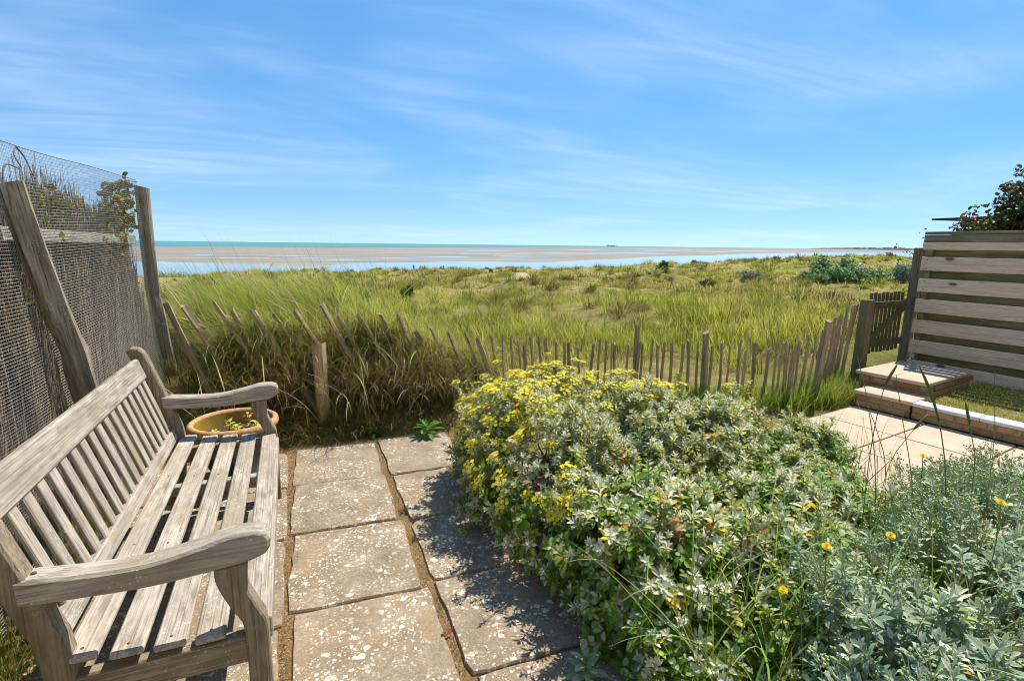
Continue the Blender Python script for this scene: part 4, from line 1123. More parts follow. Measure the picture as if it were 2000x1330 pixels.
# ---------------------------------------------------------------- upright paling fence on the right
pal2 = thing("paling_fence", "upright low chestnut paling fence running along the dune to the gate", "fence", (3.3, 3.95, 0))
LINE = np.array([(1.75, 4.78), (2.3, 4.55), (3.0, 4.25), (3.7, 3.88), (4.25, 3.70), (4.75, 3.74), (5.25, 3.98), (5.62, 4.08)])
LZ = np.array([.60, .58, .58, .60, .60, .66, .78, .92])
seg = np.concatenate([[0], np.cumsum(np.linalg.norm(np.diff(LINE, axis=0), axis=1))])
g = np.random.default_rng(81); npl = 58
ss = np.linspace(0, seg[-1], npl); w1 = []
for k, s in enumerate(ss):
    s2 = s + g.normal(0, .018); px_ = np.interp(s2, seg, LINE[:, 0]); py_ = np.interp(s2, seg, LINE[:, 1]); pz_ = np.interp(s2, seg, LZ) + g.normal(0, .025)
    lean = np.interp(px_, [1.8, 2.6, 3.8, 4.5, 5.6], [-.07, -.01, .01, .05, .09]) + g.normal(0, .018); bz = float(terrain(px_, py_)) - .04
    pale_between(pal2, (3.3, 3.95, 0), (px_, py_, bz), (px_ + lean, py_ + g.normal(0, .012), pz_), g.uniform(.0115, .0175), 200 + k)
    w1.append((px_, py_, bz, lean, pz_))
for f in (.28, .78):
    for off in (-.016, .016):
        pts = [(p[0] + p[3] * f - 3.3, p[1] + off * (1 if i % 2 else -1) - 3.95, p[2] + (p[4] - p[2]) * f + g.normal(0, .006)) for i, p in enumerate(w1)]
        V, Tt = tube_np(bez(pts, 2), .0015, 3, False); link("wire", npmesh("wire", V, Tt, RUST), None, pal2)
for (px_, py_, h, r_, lx, sd) in ((3.02, 4.30, .74, .028, -.02, 301), (3.56, 3.98, .70, .034, .01, 302), (4.72, 3.70, .80, .032, .10, 303), (4.33, 3.66, .50, .026, .03, 304)):
    z = float(terrain(px_, py_)) - .04
    rough_post("post", h - z, r_, r_ * .85, W_PALE, sd, 9, 6, .006, (lx, 0), .12, pal2, T(px_ - 3.3, py_ - 3.95, z))

# ---------------------------------------------------------------- gate, its posts, board fence
G0, G1 = np.array((5.80, 3.99)), np.array((6.50, 4.07))
ga = math.atan2(*(G1 - G0)[::-1])
o = board("gate_post", 0.105, 0.105, 1.02, W_GATEZ, None, T(5.70, 3.96, -.06, ga, 0, .02), .008, True)
tag(o, "squat square timber post where the paling fence meets the garden gate", "gate post")
o = board("gate_post", 0.095, 0.095, 1.58, W_GATEZ, None, T(6.585, 4.05, -.06, ga, .0, .025), .008, True)
tag(o, "tall dark square timber post between the garden gate and the board fence", "gate post")
gate = thing("garden_gate", "small dark wooden picket gate with diagonal brace at the top of the steps", "gate", (G0[0], G0[1], .33), (0, 0, ga))
gw = float(np.linalg.norm(G1 - G0))
for k in range(9):
    board("picket", 0.68 + .012 * math.sin(k * 2.2), 0.040, 0.018, W_GATE, gate, frame(((k + .5) * gw / 9, .012, .02 + .335), (0, 0, 1), (0, 1, 0)), .003)
board("rail", gw, .03, .075, W_GATE, gate, T(gw / 2, -.014, .56), .004)
board("rail", gw, .03, .085, W_GATE, gate, T(gw / 2, -.014, .13), .004)
board("brace", math.hypot(gw - .06, .36), .026, .07, W_GATE, gate, T(gw / 2, -.0155, .345, 0, 0, -math.atan2(.34, gw - .06)), .004)
board("latch", .07, .02, .025, RUST, gate, T(gw - .05, -.035, .60), .003)

pd = np.array((.11, -.994)); pd /= np.linalg.norm(pd); PO = np.array((6.50, 3.93)); pa = math.atan2(pd[1], pd[0])
panel = thing("board_fence", "tall hit-and-miss fence of pale horizontal boards beside the gate", "fence", (PO[0], PO[1], .10), (0, 0, pa))
# local +X runs towards the camera, local -Y faces the garden
PL = 3.6; H = 1.585
stp = .232
for k in range(7):
    z = .085 + k * stp
    if z < H - .1:
        board("board", PL, .022, .150, W_BOARD, panel, T(PL / 2, -.038, z, 0, 0, .002 * math.sin(k * 3)), .003)
    zb = z + stp / 2
    if zb < H - .05:
        board("back_board", PL, .022, .176, W_BACKB, panel, T(PL / 2, .036, zb), .003)
for xx in (.06, 1.83, 3.5):
    board("batten", .05, .05, H - .03, W_BACKB, panel, T(xx, -.001, -.05), .004, True)
NAIL = simple("rusty_nail", (0.09, 0.055, 0.035), 0.8, 0.3, 0.3, 90)
for k in range(6):
    for xx in (.06, 1.83):
        for dz in (-.045, .045):
            V, Tt = tube_np([(xx, -.045, .085 + k * stp + dz), (xx, -.0515, .085 + k * stp + dz)], .0045, 6); link("nail", npmesh("nail", V, Tt, NAIL), None, panel)
board("cap", PL, .10, .03, W_CAP, panel, T(PL / 2, -.001, H - .005), .004)
board("top_board", PL, .022, .085, W_CAP, panel, T(PL / 2, -.0385, H - .067), .003)
board("metal_clip", .05, .004, .06, WIRE, panel, T(.035, -.0275, .205), .001)

# shed roof edge and the bush that overhangs the fence
shed = thing("garden_shed", "dark flat roofed shed edge showing behind the bush over the board fence", "shed", (12.95, 6.2, .09), (0, 0, -.12))
DARKW = simple("dark_shed_board", (0.05, 0.045, 0.035), 0.85, 0.2, 0.35, 12)
board("roof", 2.3, 1.9, .035, DARKW, shed, T(.15, 0, 2.02), .006)
board("fascia", 2.1, .03, .075, DARKW, shed, T(.25, -.86, 1.955), .004)
for k in range(7): board("wall_board", 1.75, .02, .27, DARKW, shed, T(.45, -.70, .14 + k * .275, 0, .04), .003)
board("side_wall", .02, 1.4, 1.95, DARKW, shed, T(-.42, 0, 0), .003, True); board("side_wall", .02, 1.4, 1.95, DARKW, shed, T(1.3, 0, 0), .003, True)

def leaf_mass(name, label, cat, base, ells, n, cols, seed, L=(.035, .06), mat=P_LEAF, ntrunk=6, group=None, wl=.55, shell=.35):
    """bush: a few branches and thousands of separate leaves through an uneven volume"""
    g = np.random.default_rng(seed); root = thing(name, label, cat, base, group=group); A = Acc()
    E_ = np.array(ells, float); w_ = E_[:, 3] * E_[:, 4] * E_[:, 5]; w_ = w_ ** .75; w_ /= w_.sum(); V0, T0 = leaf(1, wl, .6, .3, .5)
    tot = [[], [], []]; cnt = 0
    while cnt < n:
        e = E_[g.choice(len(E_), p=w_)]; d = g.normal(size=3); d /= np.linalg.norm(d)
        clump = .78 + .34 * float(vnoise(e[0] + d[0] * e[3] + d[2], e[1] + d[1] * e[4] + d[2] * .7, 2.6 / max(.3, e[3])))
        p = e[:3] + d * e[3:] * clump * (1 - shell * abs(g.normal()))
        for _ in range(6):
            q = p + g.normal(0, .05, 3) * max(e[3], .3) * .6; s = g.uniform(*L); R_ = orient(d + (0, 0, .5) + g.normal(0, .7, 3), g.uniform(0, 6.28)) @ rotm((0, 1, 0), .8)
            A.add((V0 * s) @ R_.T + q, T0, np.array(cols[g.integers(len(cols))]) * g.uniform(.65, 1.3)); cnt += 1
    A.build("foliage", mat, root)["kind"] = "stuff"
    for i in range(ntrunk):
        e = E_[i % len(E_)]; tp = e[:3] + g.normal(0, .25, 3) * e[3:]
        q = np.array(bez([(g.normal(0, .06), g.normal(0, .06), -.05), tuple(tp * .5 + g.normal(0, .04, 3)), tuple(tp)], 4)); V, Tt = tube_np(q, np.linspace(.022, .006, len(q)) * max(.4, e[5]), 6)
        link("stem", npmesh("stem", V, Tt, STEM, None, True), None, root)
    return root
leaf_mass("garden_bush", "dense dark green bush with reddish shoots rising behind the board fence", "bush", (9.7, 5.0, 0),
          [(.0, .1, 1.45, .6, .5, .72), (.5, -.1, 2.05, .55, .5, .75), (-.35, .25, 1.25, .5, .4, .62), (1.0, -.3, 2.0, .7, .6, .98), (.3, -.2, .8, 1.0, .6, .8)], 17000,
          [(0.035, 0.075, 0.02), (0.055, 0.11, 0.025), (0.09, 0.15, 0.03), (0.16, 0.07, 0.04), (0.12, 0.055, 0.035)], 91, (.05, .085))
vine("bramble_shoot", "thin leafy shoots poking out left of the board fence top corner", "shoot", (6.62, 4.02, 1.3),
     [[(6.62, 3.98, 1.35), (6.66, 4.05, 1.52), (6.70, 4.07, 1.64), (6.69, 4.06, 1.70)], [(6.62, 3.98, 1.35), (6.58, 4.1, 1.45), (6.52, 4.16, 1.50), (6.44, 4.22, 1.54)], [(6.6, 3.98, 1.30), (6.57, 4.1, 1.36), (6.50, 4.18, 1.38), (6.45, 4.2, 1.39)]],
     [(0.08, 0.13, 0.03), (0.10, 0.09, 0.04)], 55, 1.0, 34)
for k, (zz_, xx_, yy_) in enumerate(((1.02, 6.52, 2.62), (.66, 6.53, 2.64))):
    leaf_mass("ivy_sprig", ["upper dark ivy sprig growing out between the fence boards at the right edge", "lower dark ivy sprig growing out between the fence boards at the right edge"][k], "ivy", (xx_, yy_, zz_),
              [(0, -.05, 0, .06, .12, .04)], 110, [(0.03, 0.07, 0.02), (0.05, 0.10, 0.025)], 95 + k, (.035, .055), P_LEAF, 2)

# ---------------------------------------------------------------- lower terrace, steps, edging, lawn
uu = np.array((.169, -.986)); vv = np.array((.986, .169)); TO = np.array((4.955, 3.43)); ta = math.atan2(vv[1], vv[0])
def tw(a, b): return TO + uu * a + vv * b                 # a = along the riser towards the camera, b = away to the right
pav = Mat("buff_paving", 0.85, 0.2); v = pav.obj()
c = pav.ramp(pav.noise(v, 4, 6, .65), [(.3, (0.44, 0.335, 0.245)), (.7, (0.56, 0.445, 0.335))])
c = pav.mix(pav.rng(pav.noise(v, 120, 3), .5, .7, 0, .35), c, (0.36, 0.26, 0.19)); pav.color(c); pav.bump(pav.noise(v, 60, 5), .25, .004)
terr = link("terrace", mesh("terrace", [(*tw(a, b), -.012) for a, b in ((-.02, -.02), (3.2, -.02), (3.2, -2.1), (-.02, -2.1))], [(3, 2, 1, 0)], bedm.m)); tag(terr, kind="structure")
pv = mesh("terrace_slab", *cbox(.592, .592, .04, .004), pav.m)
g = np.random.default_rng(111)
for i in range(5):
    for j in range(4):
        a, b = .305 + i * .605, -.31 - j * .605
        if i == 0 and j == 3: continue
        p = tw(a, b); link("terrace_slab", pv, None, terr, T(p[0], p[1], -.020 + g.normal(0, .0012), ta + g.normal(0, .003)))
BRICK = Mat("buff_orange_brick", 0.9, 0.15); v = BRICK.obj()
c = BRICK.ramp(BRICK.rand, [(0, (0.30, 0.175, 0.08)), (.5, (0.38, 0.24, 0.12)), (1, (0.45, 0.31, 0.17))])
c = BRICK.mix(BRICK.rng(BRICK.noise(v, 25, 5), .45, .7, 0, .6), c, (0.16, 0.085, 0.04)); BRICK.color(c); BRICK.bump(BRICK.noise(v, 70, 4), .5, .006)
MORT = simple("mortar", (0.34, 0.27, 0.18), 0.95, 0.05, 0.25, 40, .4)
COPE = Mat("pale_slate_coping", 0.42, 0.5); v = COPE.obj()
COPE.color(COPE.ramp(COPE.noise(v, 8, 5), [(.3, (0.48, 0.50, 0.53)), (.7, (0.62, 0.64, 0.66))])); COPE.bump(COPE.noise(v, 50, 4), .15, .003)
steps = thing("garden_steps", "two low brick steps with buff slab treads leading up to the gate", "steps", (TO[0], TO[1], 0), (0, 0, ta))
# local: +X into the rise (vv), local -Y towards the camera (uu)
def brick_face(parent, L, z0, courses, x, y0=0.0, side=False, ylen=None):
    bl, bh = .215, .060
    bme = _cache.setdefault("brick", mesh("brick", *cbox(bl - .010, .10, bh - .008, .004), BRICK.m))
    for c_ in range(courses):
        off = 0 if c_ % 2 == 0 else -bl / 2; k = 0
        while off + k * bl < L - .02:
            s, e = max(0, off + k * bl), min(L, off + (k + 1) * bl)
            if e - s > .03:
                m = T(x, -(y0 + (s + e) / 2), z0 + bh * (c_ + .5), PI / 2)
                if e - s > bl - .001: link("brick", bme, None, parent, m)
                else: board("brick", e - s - .010, .10, bh - .008, BRICK.m, parent, m, .004)
            k += 1
    board("mortar_bed", L - .01, .085, bh * courses - .004, MORT, parent, T(x + .002, -(y0 + L / 2), z0 + bh * courses / 2, PI / 2), .002)
brick_face(steps, .46, .0, 2, .055)
board("tread", .50, .40, .035, pav.m, steps, T(.185, -.228, .1395, PI / 2), .005)
P2 = .34
brick_face(steps, .62, .125, 2, P2 + .055, -.16)
for k in range(2):
    board("tread", .318, .93, .036, pav.m, steps, T(P2 + .44, .0 - .0 + .0 - .0 - (.0 + k * .322) + .02, .2655, PI / 2, 0, 0) @ Matrix.Rotation(PI / 2, 4, 'Z') @ Matrix.Rotation(-PI / 2, 4, 'Z'), .005)
# brick side of the upper step
for c_ in range(2):
    for k in range(4):
        board("brick", .205, .10, .052, BRICK.m, steps, T(P2 + .215 + k * .215 + (.05 if c_ else 0), -.405, .155 + c_ * .060, 0), .004)
edge = thing("brick_edging", "low brick edging wall with pale grey coping along the raised lawn", "wall", (*tw(.47, 0), 0), (0, 0, ta))
brick_face(edge, 2.4, .0, 2, .055)
for k in range(5):
    board("coping_slab", .476, .165, .03, COPE.m, edge, T(.070, -(.245 + k * .48), .1365, PI / 2), .004)
# raised lawn
lawnm = Mat("lawn_soil", .95, .05); v = lawnm.obj(False); lawnm.color(lawnm.ramp(lawnm.noise(v, 14, 5), [(.3, (0.13, 0.11, 0.04)), (.7, (0.26, 0.22, 0.09))]))
LV, LF = [], []
la = np.linspace(.42, 3.0, 24); lb = np.linspace(.15, 3.0, 24)
for a in la:
    for b in lb:
        p = tw(a, b); LV.append((p[0], p[1], .115 + .018 * float(vnoise(p[0], p[1], 2.5)) + .02 * float(sstep(.3, 1.4, b))))
for i in range(23):
    for j in range(23):
        k = i * 24 + j; LF.append((k, k + 1, k + 25, k + 24))
o = link("lawn", mesh("lawn", LV, LF, lawnm.m, True)); tag(o, kind="structure")
n = 26000; a = g.uniform(.44, 2.6, n); b = .16 + 1.5 * g.random(n)
keep = ~((a < .42) | ((a < .47) & (b < 1.4))); a, b = a[keep], b[keep]; n = len(a)
x = TO[0] + uu[0] * a + vv[0] * b; y = TO[1] + uu[1] * a + vv[1] * b
o = blades_obj("lawn_grass", [blades(x, y, .11 + 0 * x + .02 * sstep(.3, 1.4, b), g.uniform(0, 6.28, n), g.uniform(.02, .07, n), g.uniform(0, .8, n), g.uniform(0, 1.4, n), g.uniform(.002, .004, n), pal([(0.30, 0.27, 0.07), (0.16, 0.20, 0.04), (0.40, 0.33, 0.13)], n, g), pal([(0.22, 0.27, 0.04), (0.33, 0.33, 0.08), (0.42, 0.36, 0.14)], n, g), 3, .8, g)], P_GRASS)
# ---------------------------------------------------------------- shrubs
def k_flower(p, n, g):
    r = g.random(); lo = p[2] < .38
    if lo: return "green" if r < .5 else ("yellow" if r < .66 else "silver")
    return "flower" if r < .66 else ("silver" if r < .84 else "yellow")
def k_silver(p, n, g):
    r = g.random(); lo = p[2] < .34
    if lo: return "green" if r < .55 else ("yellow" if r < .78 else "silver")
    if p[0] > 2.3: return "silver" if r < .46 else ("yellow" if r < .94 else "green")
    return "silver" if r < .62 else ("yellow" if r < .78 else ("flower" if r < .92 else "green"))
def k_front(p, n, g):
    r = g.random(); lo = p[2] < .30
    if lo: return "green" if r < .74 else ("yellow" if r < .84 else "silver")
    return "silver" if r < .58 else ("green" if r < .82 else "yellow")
def k_sage(p, n, g):
    r = g.random()
    if p[1] > .95: return "bud" if r < .62 else ("sage" if r < .9 else "silver")
    return "sage" if r < .80 else ("bud" if r < .92 else "silver")
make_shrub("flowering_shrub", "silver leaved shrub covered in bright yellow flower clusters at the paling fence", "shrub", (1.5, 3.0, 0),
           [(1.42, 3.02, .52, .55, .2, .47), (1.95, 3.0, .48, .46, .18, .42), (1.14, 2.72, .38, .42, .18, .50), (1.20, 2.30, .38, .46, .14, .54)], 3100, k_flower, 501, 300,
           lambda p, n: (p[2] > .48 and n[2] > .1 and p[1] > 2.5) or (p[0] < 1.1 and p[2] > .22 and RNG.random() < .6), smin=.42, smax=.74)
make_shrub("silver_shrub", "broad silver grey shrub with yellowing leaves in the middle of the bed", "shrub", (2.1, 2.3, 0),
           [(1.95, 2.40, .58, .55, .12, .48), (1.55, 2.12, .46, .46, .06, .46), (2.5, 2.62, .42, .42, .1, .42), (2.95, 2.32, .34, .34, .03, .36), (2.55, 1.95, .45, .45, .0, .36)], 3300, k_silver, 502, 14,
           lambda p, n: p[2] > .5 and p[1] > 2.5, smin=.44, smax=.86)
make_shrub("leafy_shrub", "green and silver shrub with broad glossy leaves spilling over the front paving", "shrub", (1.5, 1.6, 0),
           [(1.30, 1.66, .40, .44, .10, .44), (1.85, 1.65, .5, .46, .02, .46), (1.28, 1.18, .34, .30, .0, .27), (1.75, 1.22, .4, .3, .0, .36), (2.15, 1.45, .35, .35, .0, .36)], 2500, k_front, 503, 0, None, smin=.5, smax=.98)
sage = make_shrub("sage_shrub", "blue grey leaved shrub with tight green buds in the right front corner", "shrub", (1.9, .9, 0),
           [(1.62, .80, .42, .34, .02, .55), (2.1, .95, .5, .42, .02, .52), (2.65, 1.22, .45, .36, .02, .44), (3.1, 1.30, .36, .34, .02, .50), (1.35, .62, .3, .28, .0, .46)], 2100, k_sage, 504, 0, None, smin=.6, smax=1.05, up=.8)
g = np.random.default_rng(505)
# yellow daisies standing out of the right-hand shrub
def daisy_mesh():
    A = Acc(); s = .0125
    for ring, (nn_, rr, zz_) in enumerate(((15, 1.0, 0), (11, .72, .15), (7, .4, .28))):
        for j in range(nn_):
            t = 2 * PI * j / nn_ + ring * .3; d = np.array((math.cos(t), math.sin(t), 0)); pn = np.array((-d[1], d[0], 0)) * s * .14
            q = [d * s * .1 - pn, d * s * .1 + pn, d * s * rr + pn + (0, 0, s * (zz_ + .05)), d * s * rr - pn + (0, 0, s * (zz_ + .05))]
            A.add(np.array(q), [[0, 1, 2], [0, 2, 3]], (0.84, 0.60, 0.01))
    return npmesh("flower_head", np.concatenate(A.V), np.concatenate(A.T), P_PETAL, np.concatenate(A.C))
dm = daisy_mesh()
for (x, y, z, h, lab) in ((1.36, .97, .66, .22, "yellow daisy on a thin stem in the middle of the right front shrub"), (1.86, .82, .78, .25, "large yellow daisy on a long stem near the right edge of the picture"),
                          (1.22, .98, .55, .2, "yellow daisy low on the left side of the right front shrub"), (2.36, 1.32, .66, .15, "yellow flower among the buds beside the buff terrace"), (1.52, .90, .70, .2, "half open yellow daisy between the buds and dark leaves")):
    root = thing("yellow_daisy", lab, "flower", (x, y, z - h))
    q = np.array(bez([(0.03, .01, 0), (.012, .0, h * .5), (0, 0, h)], 4)); V, Tt = tube_np(q, .0017, 5, False); link("stem", npmesh("stem", V, Tt, STEMG), None, root)
    link("flower_head", dm, None, root, T(0, 0, h, 0, .35, -.3))
# low rosette at the front edge and a leafy weed at the bank
def rosette(name, label, cat, loc, n, L, cols, seed, wl=.4, lift=(.2, 1.2), mat=P_SILVER, hh=.05):
    g = np.random.default_rng(seed); root = thing(name, label, cat, loc)
    V, Tt = tube_np([(0, 0, -.01), (0, 0, hh)], [.004, .003], 5); link("stem", npmesh("stem", V, Tt, STEMG), None, root)
    for i in range(n):
        t = i / n; l = L * (1 - .45 * t) * g.uniform(.85, 1.15); V, Tt = leaf(l, l * wl, g.uniform(.4, .9), .3, lift[0] + (lift[1] - lift[0]) * t)
        V = V @ rotm((0, 0, 1), i * 2.4 + g.uniform(-.3, .3)).T + (0, 0, hh * (.2 + .8 * t))
        link("leaf", npmesh("leaf", V, Tt, mat, np.broadcast_to(np.array(cols[g.integers(len(cols))]) * g.uniform(.85, 1.15), V.shape)), None, root)
    return root
rosette("silver_seedling", "small silver green seedling shoot standing alone at the front paving edge", "seedling", (.84, 1.40, 0), 20, .085, [(0.36, 0.43, 0.29), (0.28, 0.37, 0.21)], 601, .36, (.2, 1.3), P_SILVER, .11)
rosette("dock_plant", "bright green broad leaved weed growing where the paving meets the grass bank", "weed", (.86, 4.02, 0), 16, .17, [(0.075, 0.22, 0.03), (0.10, 0.27, 0.035)], 602, .27, (.15, 1.0), P_LEAF, .08)
rosette("dandelion_plant", "small dark green weed in the shadow at the foot of the grass bank", "weed", (.45, 4.16, .0), 12, .12, [(0.05, 0.13, 0.025)], 603, .3, (.1, .9), P_LEAF, .05)
# crisp brown dead leaf caught in the shrub
A = Acc()
for s, a, tz in ((1, .2, .0), (.85, 1.6, .01), (.9, 3.4, -.02), (.7, 4.8, -.05)):
    L = .050 * s; q = np.array([(0, 0, 0), (L * .45, L * .30, -.012), (L, 0, -.03), (L * .5, -L * .26, -.02), (L * .5, 0, .012)])
    A.add(q @ rotm((0, 0, 1), a).T @ rotm((0, 1, 0), 1.0).T + (0, 0, tz), [[0, 1, 4], [1, 2, 4], [2, 3, 4], [3, 0, 4]], np.array((0.38, 0.20, 0.085)) * (.75 + .25 * s))
o = A.build("withered_leaf", P_DRY, None, False, T(1.22, 1.42, .52, .4)); tag(o, "crumpled light brown withered leaf caught on top of the leafy shrub", "leaf")

# long grass through the front of the bed
g = np.random.default_rng(606); sets = []
for (cx_, cy_, sp_, n, h0, h1) in ((1.55, 1.30, .22, 330, .3, .75), (1.25, .98, .14, 210, .2, .55), (1.9, 1.5, .2, 150, .3, .75), (2.3, 1.7, .35, 140, .3, .65), (1.75, 1.05, .25, 160, .4, .8), (2.3, 1.05, .3, 90, .4, .85), (3.3, 2.5, .3, 60, .25, .5)):
    x = cx_ + g.normal(0, sp_, n); y = cy_ + g.normal(0, sp_ * .7, n)
    sets.append(blades(x, y, 0 * x, g.uniform(0, 6.28, n), g.uniform(h0, h1, n), g.uniform(.05, .5, n), g.uniform(.1, 1.3, n), g.uniform(.003, .006, n), pal(GREENS, n, g), pal(GREENS + TIPS[:2], n, g), 7, .8, g))
n = 80; x = g.uniform(1.0, 1.9, n); y = g.uniform(.85, 1.6, n)
sets.append(blades(x, y, 0 * x + .1, g.choice([0.2, PI], n) + g.normal(0, .7, n), g.uniform(.45, .85, n), g.uniform(.1, .5, n), g.uniform(.6, 1.7, n), g.uniform(.005, .008, n), pal([(0.20, 0.30, 0.08)], n, g), pal([(0.33, 0.45, 0.16), (0.48, 0.48, 0.26), (0.28, 0.40, 0.10)], n, g), 9, .5, g))
blades_obj("bed_grass", sets, P_GRASS)
big = []
for (b, t, m_, w_) in (((1.05, .95, .1), (1.62, 1.05, .62), (1.25, .98, .50), .006), ((.98, .98, .05), (1.45, 1.15, .50), (1.16, 1.05, .40), .005), ((1.25, .80, .1), (1.78, .98, .66), (1.42, .86, .52), .006), ((1.3, .9, .2), (1.75, 1.25, .72), (1.45, 1.05, .60), .004)):
    q = np.array(bez([b, m_, t], 8)); k = len(q); s_ = np.array((.5, -.6, .3)); s_ /= np.linalg.norm(s_)
    ww = w_ * (1 - np.linspace(0, 1, k) ** 3)[:, None] * .5 + .0004
    V = np.concatenate([q - s_ * ww, q + s_ * ww, q + (0, 0, -.001)]); Tt = []
    for i in range(k - 1): Tt += [[i, i + 1, k + i + 1], [i, k + i + 1, k + i]]
    A = Acc(); A.add(V[:2 * k], Tt, (0.20, 0.33, 0.11)); o = A.build("arching_grass", P_GRASS)
    tag(o, "long broad pale green grass blade arching over the front of the leafy shrub", "grass", "broad grass blades arching over the leafy shrub")
def stalk(pts, head, lab, r=.0022):
    root = thing("grass_stalk", lab, "grass stalk", pts[0], group="tall green grass stalks beside the buff terrace")
    q = np.array(bez(pts, 6)) - np.array(pts[0]); V, Tt = tube_np(q, np.linspace(r, r * .6, len(q)), 5, False); link("stem", npmesh("stem", V, Tt, STEMG, None, True), None, root)
    if head:
        k = len(q) - max(3, int(len(q) * head)); hq = q[k:]; rr = np.interp(np.linspace(0, 1, len(hq)), [0, .3, .7, 1], [.003, .0062, .0055, .0015]); V, Tt = tube_np(hq, rr, 6)
        link("seed_head", npmesh("seed_head", V, Tt, P_GRASS, np.broadcast_to(np.array((0.15, 0.22, 0.07)), V.shape), True), None, root)
stalk([(2.10, 1.30, .35), (2.065, 1.32, .68), (2.048, 1.375, .93), (2.022, 1.415, 1.085)], 0, "thin green stalk without an ear, leftmost of the tall stalks beside the buff terrace")
stalk([(2.03, 1.31, .35), (2.045, 1.329, .68), (2.108, 1.354, .94), (2.172, 1.352, 1.06)], .35, "tall stalk leaning right with a slender green ear in front of the steps")
stalk([(2.14, 1.29, .35), (2.102, 1.301, .658), (2.08, 1.335, .789), (2.059, 1.358, .865)], 0, "shorter bare green stalk between the taller stalks beside the buff terrace")
stalk([(2.21, 1.23, .30), (2.197, 1.249, .581), (2.173, 1.314, .868), (2.162, 1.347, 1.015)], 0, "upright thin stalk crossing the lower brick step")
stalk([(2.33, 1.19, .3), (2.321, 1.201, .582), (2.313, 1.247, .807), (2.282, 1.287, .953), (2.248, 1.32, 1.052)], .5, "tallest thick green stalk with a long ear in front of the grey coping", .0028)
stalk([(2.43, 1.16, .3), (2.429, 1.172, .657), (2.426, 1.198, .782), (2.411, 1.229, .913)], .3, "short stalk with a dark ear in front of the brick edging")
stalk([(2.47, 1.13, .3), (2.487, 1.145, .637), (2.511, 1.169, .809), (2.524, 1.208, 1.034)], 0, "fine pale stalk farthest right of the tall stalks, rising past the lawn", .0014)
stalk([(2.06, 1.29, .35), (2.112, 1.296, .648), (2.188, 1.289, .769), (2.272, 1.274, .864)], .3, "slender stalk arching to the right across the buff terrace", .0016)
# bare twigs at the end of the bed
g = np.random.default_rng(608)
root = thing("dead_twigs", "tangle of bare grey twigs between the shrubs beside the buff terrace", "twigs", (2.7, 1.7, 0))
for i in range(34):
    b = np.array((g.normal(0, .16), g.normal(0, .1), 0)); t = b + np.array((g.normal(0, .14), g.normal(0, .12), g.uniform(.3, .52))); q = np.array(bez([tuple(b), tuple((b + t) / 2 + g.normal(0, .03, 3)), tuple(t)], 4))
    V, Tt = tube_np(q, np.linspace(.003, .0012, len(q)), 4, False); link("twig", npmesh("twig", V, Tt, STEM), None, root)

# ---------------------------------------------------------------- dune vegetation
BUSH = [(19.7, 26.1, .9), (4.0, 22.0, .6), (22.0, 22.1, 1.2), (24.9, 19.8, 2.2), (25.6, 18.1, 1.2), (12.0, 33.0, .0)]
def dune_ok(x, y, g):
    d = path_dist(x, y); ok = d > .55 + .3 * g.random(len(x))
    return ok
g = np.random.default_rng(701)
def polar_pts(n, r0, r1, a0, a1, g, p=1.0):
    u = g.random(n); r = np.sqrt(r0 ** 2 + (r1 ** 2 - r0 ** 2) * u ** p); a = np.radians(g.uniform(a0, a1, n)); return r * np.sin(a), r * np.cos(a)
def tufts(n, r0, r1, a0, a1, nb, L, w, segs, spread, green_bias, seed, p=1.0, dens=.9):
    g = np.random.default_rng(seed); cx_, cy_ = polar_pts(n, r0, r1, a0, a1, g, p)
    low = vnoise(cx_, cy_, .13) * .6 + vnoise(cx_ + 9, cy_, .5) * .5
    keep = (g.random(n) < dens * np.clip(.52 + 1.3 * vnoise(cx_ + 20, cy_, .42) + .5 * vnoise(cx_, cy_ + 5, .15), .05, 1)) & dune_ok(cx_, cy_, g)
    keep &= ~((cy_ < 4.75) | ((cx_ > 1.6) & (cx_ < 7) & (cy_ < np.interp(cx_, LINE[:, 0], LINE[:, 1]) + .12)) | ((cx_ > 5.2) & (cx_ < 12) & (cy_ < 5.0)))
    cx_, cy_, low = cx_[keep], cy_[keep], low[keep]; m = len(cx_)
    hs = g.uniform(.65, 1.3, m); i = np.repeat(np.arange(m), nb); N = len(i)
    x = cx_[i] + g.normal(0, spread, N) * hs[i]; y = cy_[i] + g.normal(0, spread, N) * hs[i]
    gr = np.clip(green_bias + low[i] * 1.15 + g.normal(0, .16, N), 0, 1)[:, None]
    dark = (np.where(g.random(m) < .36, .28, .82) + .4 * g.random(m))[i][:, None]
    c1 = (pal(STRAW, N, g) * (1 - gr) + pal([(0.39, 0.41, 0.04), (0.48, 0.46, 0.06), (0.29, 0.35, 0.035)], N, g) * gr) * dark * 1.22
    c0 = (pal([(0.22, 0.17, 0.065), (0.16, 0.14, 0.045)], N, g) * (1 - gr) + pal([(0.20, 0.225, 0.04)], N, g) * gr) * dark
    out_a = np.arctan2(y - cy_[i], x - cx_[i])
    wind = np.where(g.random(N) < .6, out_a + g.normal(0, .5, N), PI + g.normal(0, .7, N))
    return blades(x, y, terrain(x, y) - .03, wind, g.uniform(*L, N) * hs[i], g.uniform(.0, .5, N), g.uniform(.1, 1.2, N), g.uniform(*w, N), c0, c1, segs, .9, g)
